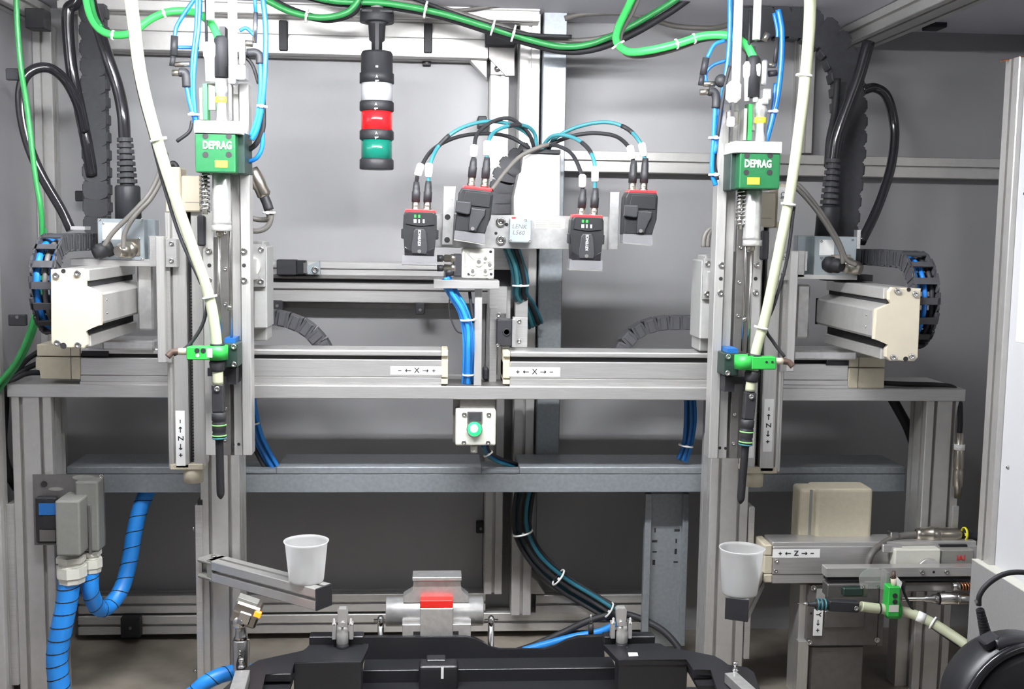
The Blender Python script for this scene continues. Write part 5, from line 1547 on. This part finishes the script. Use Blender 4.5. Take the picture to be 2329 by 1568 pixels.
# ================================================================ black moulded part on its fixture
ZW = atz(760, 1450, .213).z
def wing(pix, z, th):
    """flat piece whose top outline is given in photo pixels on level z"""
    b = B()
    b.prism([atz(x, y, z) for x, y in pix], (0, 0, -th))
    es = [e for e in b.bm.edges if all(abs(v.co.z - z) < 1e-6 for v in e.verts)]
    bmesh.ops.bevel(b.bm, geom=es, offset=.0018, segments=2, affect='EDGES', profile=.5)
    return b
tp = thing('moulded_part', 'long black moulded plastic part lying on the fixture at the front', 'plastic part', (at(1100, 1560, -.2).x, -.2, .12))
ZP = .213
part('wing', wing([(703, 1466), (838, 1464), (838, 1472), (822, 1505), (668, 1507), (662, 1533), (602, 1534), (590, 1600), (470, 1600), (566, 1514), (586, 1502), (690, 1481), (700, 1474)], ZP, .012), TRIM, tp)
part('wing', wing([(1372, 1466), (1492, 1464), (1503, 1464), (1514, 1473), (1573, 1482), (1626, 1492), (1642, 1502), (1655, 1513), (1700, 1518), (1716, 1530), (1740, 1600), (1640, 1600), (1618, 1524), (1576, 1523), (1562, 1500), (1406, 1501), (1378, 1472)], ZP, .012), TRIM, tp)
YST = atz(760, 1467, ZP).y
part('rear_strip', B().px(703, 1449, 826, 1468, YST, YST + .03, bev=.0015), TRIM, tp)
part('rear_strip', B().px(1374, 1449, 1490, 1467, YST, YST + .03, bev=.0015), TRIM, tp)
YW = -.135
part('rear_wall', B().pprism([(825, 1502), (823, 1454), (830, 1450), (1060, 1449), (1080, 1453), (1100, 1463), (1118, 1475), (1135, 1479), (1240, 1479), (1262, 1472), (1290, 1458), (1315, 1450), (1372, 1447), (1376, 1502)], YW, YW + .012, bev=.0012), TRIM, tp)
z1 = at(1100, 1498, YW).z
def yat(px_, py_, z):
    return atz(px_, py_, z).y
y1 = yat(1100, 1523, z1)
xa_, xb_ = at(828, 1510, -.16).x, at(1395, 1510, -.16).x
part('ledge', B().box(xa_, xb_, y1, YW + .002, z1 - .004, z1, bev=.0012), TRIM, tp)
z2 = at(1100, 1551, y1).z
y2 = yat(1100, 1566, z2)
part('front_wall', B().box(xa_, xb_, y1, y1 + .006, z2 - .002, z1 - .002), TRIM, tp)
part('lower_ledge', B().box(xa_, xb_, y2 - .08, y1 + .004, z2 - .004, z2, bev=.0012), TRIM, tp)
def yedge(x, y):
    return atz(x, y, ZP).y
part('side_block', B().px(668, 1507, 822, 1640, yedge(744, 1507), yedge(744, 1507) + .05, bev=.002, seg=2), TRIM, tp)
part('side_block', B().px(1406, 1500, 1562, 1640, yedge(1480, 1500), yedge(1480, 1500) + .05, bev=.002, seg=2), TRIM, tp)
part('paper_mark', wing([(1428, 1484), (1450, 1484), (1452, 1492), (1430, 1493)], ZP + .0008, .0008), WHITE, tp, 'small white paper dot')
part('inner_lip', B().px(602, 1534, 662, 1552, yedge(630, 1534), yedge(630, 1534) + .02, bev=.001), TRIM, tp)
part('inner_lip', B().px(1576, 1523, 1618, 1545, yedge(1600, 1523), yedge(1600, 1523) + .02, bev=.001), TRIM, tp)
part('inner_floor', B().box(at(590, 1560, -.3).x, at(672, 1560, -.3).x, -.40, -.28, ZP - .03, ZP - .022), TRIM, tp)
part('inner_floor', B().box(at(1560, 1560, -.3).x, at(1650, 1560, -.3).x, -.40, -.28, ZP - .03, ZP - .022), TRIM, tp)
part('latch', B().px(952, 1516, 1042, 1640, -.235, -.19, bev=.008, seg=3).px(970, 1502, 1014, 1518, -.21, -.18, bev=.002), TRIM, tp)
part('latch_slot', B().px(1003, 1520, 1009, 1545, -.2365, -.234), WHITE, tp)
part('latch_dot', B().px(988, 1507, 998, 1513, -.2115, -.209), WHITE, tp)
part('fixture_frame', B().box(at(660, 1540, -.2).x, at(1640, 1540, -.2).x, -.25, -.17, 0, .09), TRIM, tp)
# aluminium press jaw behind the part
Y = -.09
t = thing('press_jaw', 'bright aluminium press jaw with a red tape stripe behind the black part', 'press', at(993, 1452, Y))
part('top_plate', B().px(938, 1314, 1050, 1322, Y - .02, Y + .03, bev=.001), MILL, t)
part('neck', B().pprism([(940, 1322), (1048, 1322), (1048, 1344), (1066, 1358), (1066, 1372), (917, 1372), (917, 1358), (940, 1344)], Y - .012, Y + .02, bev=.002), MILL, t)
part('drum', B().lathe(at(878, 1392, Y + .01), (1, 0, 0), [(sc(32, Y), 0), (sc(34, Y), .002), (sc(34, Y), sc(226, Y)), (sc(32, Y), sc(228, Y))], 32), MILL, t)
part('centre_block', B().px(955, 1384, 1031, 1450, Y - .04, Y, bev=.002), MILL, t)
part('red_tape', B().px(955, 1367, 1030, 1384, Y - .0395, Y - .01, bev=.001), REDTAPE, t, 'red tape stripe')
bs = part('base', B().px(915, 1421, 1071, 1452, Y - .038, Y + .03, bev=.001).px(915, 1412, 955, 1421, Y - .03, Y + .03).px(1031, 1412, 1071, 1421, Y - .03, Y + .03), MILL, t)
part('slot', B().px(940, 1437, 1043, 1445, Y - .0388, Y - .03), DARKSLOT, bs)
part('foot', B().box(at(930, 1450, Y).x, at(1056, 1450, Y).x, Y - .03, Y + .03, 0, at(993, 1451, Y).z), DSTEEL, t)
for px_ in (866, 1117):
    o = at(px_, 1413, Y)
    u = sc(1, Y)
    part('rod_end', B().ball(o, 12 * u, 14, (.75, 1, 1.15)), CHROME, t)
    part('rod', B().cyl(o, Vector((o.x, o.y, 0)), 7.5 * u, n=14), STEEL, t)
    part('pin', B().cyl(o + Vector((-16 * u, 0, 0)), o + Vector((16 * u, 0, 0)), 4.5 * u, n=10), STEEL, t)
# toggle clamps holding the part
def clampset(label, x, y0, y1, Y, big):
    t = thing('clamp', label, 'clamp', at(x, y1, Y), 'clamps holding the black part')
    u = sc(1, Y)
    o = at(x, y1, Y)
    hh = (y1 - y0) * u
    part('post', B().lathe(o, (0, 0, 1), [(13 * u, 0), (14 * u, 2 * u), (14 * u, 26 * u), (12 * u, 30 * u), (13 * u, 34 * u), (11 * u, 42 * u)], 18), ALU, t)
    part('rubber_base', B().lathe(o, (0, 0, -1), [(14 * u, 0), (14 * u, 12 * u), (12 * u, 14 * u)], 18), RUBBER, t)
    part('arm', B().pprism([(x - 12, y0 + 4), (x - 8, y0), (x + 8, y0), (x + 12, y0 + 6), (x + 10, y1 - 36), (x - 10, y1 - 36)], Y - .006, Y + .012, bev=.001), ALU, t)
    part('pivot', B().disc(x, y1 - 42, 6, Y - .014, Y - .004), ALU, t)
    for s in (-1, 1):
        part('side_plate', B().px(x + s * 15, y1 - 44, x + s * 24, y1 - 8, Y - .004, Y + .016, bev=.001), ALU, t)
        part('stud', B().lathe(at(x + s * 19, y1 - 42, Y), (0, 0, 1), [(5 * u, 0), (5 * u, 5 * u), (3 * u, 6 * u), (3.4 * u, 14 * u), (1 * u, 16 * u)], 10), ALU, t)
    return t
clampset('silver clamp on the rear edge of the black part, left of the press jaw', 779, 1386, 1464, YST - .0165, True)
clampset('silver clamp on the rear edge of the black part, right of the press jaw', 1414, 1384, 1462, YST - .0165, True)
t = thing('locating_pin', 'small black pin with steel tip beside the right rear clamp', 'pin', at(1345, 1446, -.1))
part('sleeve', B().cyl(at(1344, 1446, -.1), at(1344, 1420, -.1), .006, n=12), BLACK, t)
part('tip', B().cyl(at(1344, 1420, -.1), at(1344.5, 1398, -.1), .0035, .001, n=10), STEEL, t)
def front_clamp(label, a, c, w_, stud, z):
    t = thing('clamp', label, 'clamp', atz(a[0], a[1], z), 'clamps holding the black part')
    p, q = atz(a[0], a[1], z), atz(c[0], c[1], z)
    d = (q - p).normalized()
    n_ = Vector((-d.y, d.x, 0))
    part('bar', B().obox((p + q) / 2 - Vector((0, 0, .01)), d, n_, ZU, (q - p).length / 2, w_, .01, .001), MILL, t)
    o = atz(stud[0], stud[1], z)
    part('stud', B().lathe(o, (0, 0, 1), [(.007, 0), (.007, .004), (.004, .005), (.004, .012), (.006, .014), (.005, .019), (.001, .02)], 12), STEEL, t)
    part('leg', B().box(p.x - .008, p.x + .008, p.y - .008, p.y + .008, 0, z - .018), DSTEEL, t)
    return t
front_clamp('silver bar clamp at the near left corner of the black part', (552, 1525), (530, 1600), .014, (549, 1520), .235)
front_clamp('silver bar clamp at the near right corner of the black part', (1662, 1530), (1712, 1575), .013, (1672, 1528), .235)

# chrome light sensor on its post
Y = -.22
t = thing('light_sensor', 'chrome light sensor with glowing orange window tilted on a steel post', 'sensor', at(548, 1540, Y))
c = at(562, 1393, Y)
u = sc(1, Y)
ex = Vector((.94, 0, -.34)); ez = Vector((.34, 0, .94)); ey = Vector((0, 1, 0))
part('head', B().obox(c, ex, ey, ez, 30 * u, 24 * u, 26 * u, .004), BRASS, t)
part('top_strip', B().obox(c + ez * 28 * u - ex * 6 * u, ex, ey, ez, 24 * u, 16 * u, 5 * u, .001), GREYP, t)
part('face_plate', B().obox(c - ey * 25 * u + ez * 4 * u, ex, ey, ez, 29 * u, 2 * u, 2 * u).obox(c - ey * 25 * u - ez * 6 * u, ex, ey, ez, 14 * u, 3 * u, 14 * u, .002), CHROME, t)
part('led_window', B().obox(c + ex * 25 * u + ez * 12 * u - ey * 22 * u, ex, ey, ez, 8 * u, 5 * u, 8 * u, .002), LEDO, t, 'glowing orange window')
part('swivel', B().ball(at(545, 1414, Y - .012), 18 * u, 16), CHROME, t)
part('neck', B().lathe(at(548, 1452, Y), (0, 0, 1), [(17 * u, 0), (13 * u, 6 * u), (12 * u, 30 * u), (15 * u, 40 * u)], 18), STEEL, t)
o = at(548, 1545, Y)
part('post', B().lathe((o.x, Y, 0), (0, 0, 1), [(18 * u, 0), (18 * u, o.z + (1545 - 1452) * u), (16 * u, o.z + (1545 - 1449) * u)], 20), STEEL, t)
part('guard_wire', B().tube(pp((562, 1455, Y - .02), (567, 1460, Y - .02), (566, 1510, Y - .02), (568, 1522, Y - .02), (560, 1530, Y - .02)), .0012, 6, 4), STEEL, t)
t = thing('locating_pin', 'dark tapered pin with silver tip in front of the light sensor post', 'pin', at(546, 1525, -.27))
part('body', B().lathe(at(546, 1527, -.27), (0, 0, 1), [(8 * u, 0), (9 * u, 14 * u), (6 * u, 30 * u), (3 * u, 36 * u)], 14), BLACK, t)
part('tip', B().lathe(at(546, 1492, -.27), (0, 0, 1), [(3 * u, 0), (3 * u, 10 * u), (1 * u, 13 * u)], 10), STEEL, t)

# ================================================================ low horizontal driver unit at the right
Y = -.06
t = thing('low_axis', 'low horizontal grey axis with cream end cap and label reading plus Z minus', 'linear axis', at(1950, 1330, Y))
part('body', B().px(1757, 1243, 2222, 1327, Y, Y + .075, bev=.002), ALUB, t)
part('top_cover', B().px(1757, 1233, 2222, 1243, Y + .004, Y + .07, bev=.002), ALUB, t)
part('groove', B().px(1757, 1306, 1905, 1308, Y - .0006, Y + .002), DSTEEL, t)
part('end_cap', B().px(1738, 1240, 1757, 1265, Y - .002, Y + .077, bev=.003).px(1738, 1265, 1757, 1306, Y - .001, Y + .077, bev=.002).px(1738, 1307, 1757, 1327, Y - .002, Y + .077, bev=.003), CREAMD, t, 'cream end cap')
axis_label(1757, 1250, 1865, 1269, Y, '+<Z>-', t)
for (x, y) in ((1766, 1276), (1764, 1299)):
    bolt(x, y, 5, Y, t, name='screw')
part('slider', B().px(2035, 1250, 2140, 1292, Y - .03, Y, bev=.003), BOXP, t)
part('slider_plate', B().px(2140, 1252, 2215, 1296, Y - .026, Y, bev=.002), GREYP, t)
part('slider_gap', B().px(2138, 1240, 2200, 1250, Y - .002, Y + .02), DARKSLOT, t)
part('maker_plate', glyphs(B(), 'IAI', at(2185, 1270, Y - .0268), XR, ZU, .018, .0004), REDM, t)
part('edge_clip', B().px(2008, 1240, 2052, 1258, Y - .02, Y - .01, bev=.002), ALUB, t)
t = thing('motor_box', 'tall cream motor box rising behind the low horizontal axis', 'motor', at(1900, 1230, .03))
part('shell', B().px(1856, 1112, 1984, 1240, -.01, .065, bev=.008, seg=3), CREAMD, t)
part('side_shell', B().px(1818, 1112, 1862, 1240, .004, .065, bev=.008, seg=3), CREAMD, t)
part('ridge', B().px(1840, 1115, 1846, 1238, .0025, .006), GREYP, t)
# column carrying the low unit
Y = -.05
t = thing('lift_column', 'dark grey column plate with a vertical Y label under the low axis', 'column', at(1905, 1560, Y))
part('side_profile', B().px(1813, 1330, 1840, 1650, Y + .02, Y + .09, bev=.001), ALUV, t)
part('face_plate', B().px(1838, 1330, 1998, 1470, Y, Y + .06, bev=.002), DSTEEL, t)
part('side_panel', B().px(1998, 1340, 2010, 1470, Y + .005, Y + .06), DSTEEL, t)
part('slide_cover', B().px(1840, 1470, 1962, 1650, Y + .01, Y + .06, bev=.004), DSTEEL, t)
part('rail', B().px(1812, 1460, 1836, 1640, Y + .0, Y + .02, bev=.001), ALUV, t)
for (x, y) in ((1850, 1337), (1841, 1461), (1994, 1456)):
    bolt(x, y, 7, Y, t)
hole(1845, 1396, 3, Y, t)
part('label_backing', B().px(1857, 1340, 1876, 1392, Y - .004, Y), MILL, t)
axis_label(1850, 1386, 1871, 1447, Y - .004, 'Y>+', t, 'down')
part('bulge', B().px(1876, 1390, 1968, 1430, Y - .006, Y, bev=.005), DSTEEL, t)
part('rear_profile', B().px(2040, 1330, 2068, 1568, .03, .08, bev=.001).px(2068, 1330, 2140, 1568, .04, .09, bev=.001), ALU, t)
# driver on its bracket
Y = -.13
t = thing('horizontal_screwdriver', 'horizontal screwdriver with black nozzle and teal rings on a steel bracket', 'screwdriver', at(1990, 1400, Y))
part('bracket_bar', B().px(1879, 1292, 2222, 1313, Y, Y + .03, bev=.001), ALUB, t)
part('under_bar', B().px(1882, 1313, 2222, 1322, Y + .004, Y + .03), DARKSLOT, t)
for x in (2097, 2153):
    bolt(x, 1302, 6, Y, t)
hole(2124, 1302, 3, Y, t)
part('disc_hub', B().disc(2115, 1300, 30, Y + .031, Y + .04, 28), ALUB, t)
part('guard', B().pprism([(1956, 1330), (1954, 1316), (1962, 1302), (1978, 1294), (1998, 1294), (2012, 1304), (2020, 1322), (2022, 1344), (1998, 1340), (1958, 1340)], Y - .03, Y - .027), CLEARP, t, 'clear half-round guard')
for x in (1963, 1996):
    bolt(x, 1334, 4, Y - .03, t, name='screw')
part('support_rail', B().px(2060, 1325, 2222, 1346, Y + .01, Y + .03, bev=.001), DSTEEL, t)
part('carrier', B().px(1882, 1330, 1975, 1360, Y - .005, Y + .03, bev=.002), DSTEEL, t)
part('carrier_block', B().px(1918, 1338, 1965, 1358, Y - .02, Y - .004, bev=.003), DGREEN, t)
part('vertical_plate', B().px(2014, 1304, 2022, 1400, Y - .035, Y - .005), MILL, t)
u = sc(1, Y)
ax = (at(2100, 1364, Y) - at(1960, 1364, Y)).normalized()
part('spindle_tube', B().cyl(at(2135, 1362, Y - .01), at(2240, 1362, Y - .01), 15 * u, n=20), STEEL, t)
part('spindle_nose', B().lathe(at(2050, 1363, Y - .01), ax, [(5 * u, 0), (5 * u, 55 * u), (8 * u, 58 * u), (8 * u, 72 * u), (12 * u, 78 * u), (13 * u, 90 * u)], 16), STEEL, t)
part('clip_ring', B().cyl(at(2174, 1362, Y - .01), at(2180, 1362, Y - .01), 15.6 * u, n=20), CHROME, t)
part('spring_bolt', B().lathe(at(2166, 1335, Y - .02), ax, [(9 * u, 0), (9 * u, 10 * u), (10 * u, 12 * u), (10 * u, 16 * u), (6 * u, 17 * u), (6 * u, 60 * u)], 16), STEEL, t)
P = []
for i in range(8 * 7 + 1):
    a = i / 8 * 2 * math.pi
    q = at(2184 + i * .8, 1335, Y - .02)
    P.append(q + Vector((0, math.cos(a) * 9 * u, math.sin(a) * 9 * u)))
part('spring', B().tube(P, 1.8 * u, 6, 1), COPPER, t)
YN = Y - .05
o = at(1828, 1374, YN)
d = at(1958, 1380, YN) - o
part('nozzle_tip', B().lathe(o, d, [(1 * u, -14 * u), (1.2 * u, 0), (4 * u, 1 * u), (5 * u, 10 * u)], 12), STEEL, t)
part('nozzle', B().lathe(o, d, [(5 * u, 10 * u), (6 * u, 26 * u), (8 * u, 28 * u), (13 * u, 30 * u), (13 * u, 52 * u), (10 * u, 56 * u), (10 * u, 62 * u)], 16), BLACK, t)
for f in (30, 39, 48):
    part('o_ring', B().lathe(o, d, [(13 * u, f * u), (14.4 * u, (f + 1) * u), (14.4 * u, (f + 3) * u), (13 * u, (f + 4) * u)], 16), TEAL, t)
ed = d.normalized()
part('nozzle_body', B().obox(o + ed * 94 * u, ed, Vector((0, 1, 0)), ed.cross(Vector((0, 1, 0))), 36 * u, 11 * u, 12.5 * u, .002), BLACK, t)
bolt(1947, 1384, 6, YN - .012, t)
t = thing('feed_hose', 'milky hose bending from the horizontal screwdriver down toward the black device', 'hose', at(2200, 1470, YN), 'milky screw feed hoses')
part('hose', B().tube(pp((1958, 1380, YN), (1990, 1384, YN), (2030, 1388, YN), (2062, 1393, YN), (2110, 1412, YN - .02), (2160, 1442, YN - .05), (2215, 1480, YN - .09)), 12 * u, 16, 8), HOSEG, t)
part('band', B().lathe(at(1998, 1384.5, YN), d, [(12.6 * u, 0), (12.6 * u, 4 * u)], 16), RUBBER, t)
part('sleeve_label', B().lathe(at(2086, 1401, YN - .01), at(2110, 1412, YN - .02) - at(2086, 1401, YN - .01), [(12.8 * u, 0), (12.8 * u, 18 * u)], 16), WHITE, t)
cable_tie(at(2122, 1418, YN - .026), at(2160, 1442, YN - .05) - at(2110, 1412, YN - .02), 14 * u, t)
t = thing('ring_sensor', 'upright green ring sensor on the hose of the horizontal screwdriver', 'sensor', at(2032, 1405, YN))
part('ring', B().lathe(at(2018, 1388, YN), d, [(13 * u, 0), (20 * u, 0), (20 * u, 28 * u), (13 * u, 28 * u)], 24, close=True), RINGG, t)
part('housing', B().px(2020, 1336, 2047, 1404, YN - .02, YN + .01, bev=.002), RINGG, t)
for (x, y) in ((2036, 1356), (2036, 1370)):
    part('button', B().disc(x, y, 6, YN - .021, YN - .019), BLACK, t)
part('rating_plate', B().px(2022, 1377, 2044, 1393, YN - .0208, YN - .02), BOXP, t)
part('plug', B().cyl(at(2034, 1336, YN - .005), at(2032, 1316, YN - .005), 7 * u, n=12), CREAM, t)
part('plug_boot', B().cyl(at(2032, 1318, YN - .005), at(2033, 1300, YN - .005), 6 * u, 4 * u, n=12), BROWN, t)
part('tag', B().pprism([(2040, 1312), (2052, 1326), (2048, 1342), (2040, 1334)], YN - .01, YN - .008), WHITE, t)
single('sensor_lead', B().tube(pp((2050, 1330, YN), (2062, 1362, YN), (2085, 1400, YN - .01), (2120, 1428, YN - .03), (2180, 1470, YN - .06)), 3 * u, 8, 8), RUBBER, 'thin black lead running along the hose of the horizontal screwdriver', 'cable')
# metal plug lying on the low axis
Y = -.03
t = thing('cable_plug', 'dull metal plug lying on the low axis with a looped grey cable', 'plug', at(2140, 1232, Y))
ax2 = at(2200, 1216, Y) - at(2090, 1216, Y)
u = sc(1, Y)
part('shell', B().lathe(at(2082, 1216, Y), ax2, [(11 * u, 0), (15 * u, 4 * u), (16 * u, 10 * u), (17 * u, 34 * u), (19 * u, 36 * u), (19 * u, 54 * u), (17 * u, 56 * u), (18 * u, 58 * u), (17 * u, 96 * u), (13 * u, 108 * u), (10 * u, 112 * u)], 20), BRASS, t)
part('jacket', B().tube(pp((2085, 1216, Y), (2050, 1220, Y), (2010, 1236, Y - .02), (1984, 1258, Y - .045), (1972, 1288, Y - .05)), 8 * u, 12, 8), GREYC, t)
part('lead', B().tube(pp((2190, 1216, Y), (2210, 1220, Y), (2235, 1222, Y)), 9 * u, 10, 6), RUBBER, t)
part('clip', B().px(2026, 1212, 2046, 1226, Y - .014, Y + .01, bev=.003), STEEL, t)
cable_tie(at(2194, 1214, Y), ax2, 13 * u, t, m=YEL)

# ================================================================ door edge on the right
XD = at(2262, 700, -.33).x
zt_ = at(2291, 137, -.32).z
trim(B().slotted('z', XD, XD + .045, -.37, -.315, 0, zt_), 'slotted aluminium edge post of the side screen at the right')
t = thing('side_screen', 'pale side screen panel with dark lower part at the right edge', 'screen', (XD + .02, -.65, 0))
part('panel', B().box(XD + .012, XD + .02, -1.05, -.371, at(2222, 1290, -.34).z, zt_), PANELW, t)
zk = at(2222, 1278, -.34).z
part('kick_panel', B().box(XD - .014, XD - .004, -1.05, -.325, 0, zk, bev=.001), PANELG, t, 'grey kick panel with pale top edge')
part('edge_strip', B().box(XD - .0142, XD + .012, -1.05, -.325, zk, zk + .0015), BOXP, t)
for (x, y, Y) in ((2281, 1064, -.40), (2288, 440, -.40)):
    p = at(x, y, Y)
    part('screw', B().lathe((XD + .012, Y, p.z), (-1, 0, 0), [(.004, 0), (.004, .002), (.002, .004)], 10), STEEL, t)
def sheet(y0, y1, zpx0, zpx1, label, xo):
    single('paper_sheet', B().box(XD + xo - .0008, XD + xo, y0, y1, at(2300, zpx1, (y0 + y1) / 2).z, at(2300, zpx0, (y0 + y1) / 2).z), PAPER, label, 'paper')
sheet(-.62, -.40, 430, 790, 'white paper sheet taped on the side screen, the upper one', .0115)
sheet(-.70, -.455, 470, 945, 'white paper sheet on the side screen hanging lower and nearer', .010)
single('twisted_wire', B().tube(pp((2276, 140, -.33), (2284, 137, -.33), (2300, 136, -.33), (2318, 130, -.36), (2335, 128, -.4)), sc(2.2, -.35), 6, 6), COPPER, 'thin copper coloured wire end on top of the screen post', 'wire')

# black hand tool in the near right corner
Y = -.76
t = thing('hand_tool', 'round black handheld device with ribbed cable boot in the near right corner', 'hand tool', at(2240, 1568, Y))
u = sc(1, Y)
c = at(2338, 1622, Y - .04)
axh = Vector((.10, -.99, -.02)).normalized()
part('bowl', B().lathe(c - axh * 150 * u, axh, [(120 * u, 0), (152 * u, 16 * u), (168 * u, 46 * u), (176 * u, 100 * u), (178 * u, 148 * u), (174 * u, 150 * u)], 48), TRIM, t)
part('rim', B().lathe(c, axh, [(174 * u, -4 * u), (180 * u, 0), (178 * u, 9 * u), (168 * u, 14 * u), (160 * u, 10 * u)], 48, cap=(False, False)), GLOSSK, t, 'glossy black rim')
part('cover', B().lathe(c, axh, [(165 * u, 6 * u), (140 * u, 18 * u), (80 * u, 30 * u), (.0005, 34 * u)], 40, cap=(True, False)), TRIM, t)
part('cable_boot', B().lathe(at(2246, 1462, Y), at(2226, 1375, Y) - at(2246, 1462, Y), [v for i in range(12) for v in (((15 - i * .45) * u, (i * 7.4) * u), ((15 - i * .45) * u, (i * 7.4 + 4.6) * u), ((12 - i * .4) * u, (i * 7.4 + 5) * u), ((12 - i * .4) * u, (i * 7.4 + 7) * u))], 16, smooth=False), RUBBER, t)
part('boot_socket', B().obox(at(2250, 1458, Y - .02), Vector((.85, 0, .5)), Vector((0, 1, 0)), Vector((-.5, 0, .85)), 20 * u, 22 * u, 12 * u, .003), BLACK, t)
part('cable', B().tube(pp((2226, 1378, Y), (2228, 1355, Y), (2246, 1330, Y), (2280, 1308, Y), (2320, 1302, Y), (2370, 1310, Y)), 6.5 * u, 12, 8), RUBBER, t)
part('clip', B().cyl(at(2219, 1366, Y), at(2223, 1374, Y), 4 * u, n=10), STEEL, t)
part('grip', B().tube(pp((2262, 1470, Y - .03), (2300, 1462, Y - .03), (2345, 1464, Y - .03)), 20 * u, 14, 6), TRIM, t)
part('cradle', B().box(c.x - .05, XD - .0145, c.y + .01, c.y + .09, c.z - .155, c.z - .135, bev=.003), DSTEEL, t)
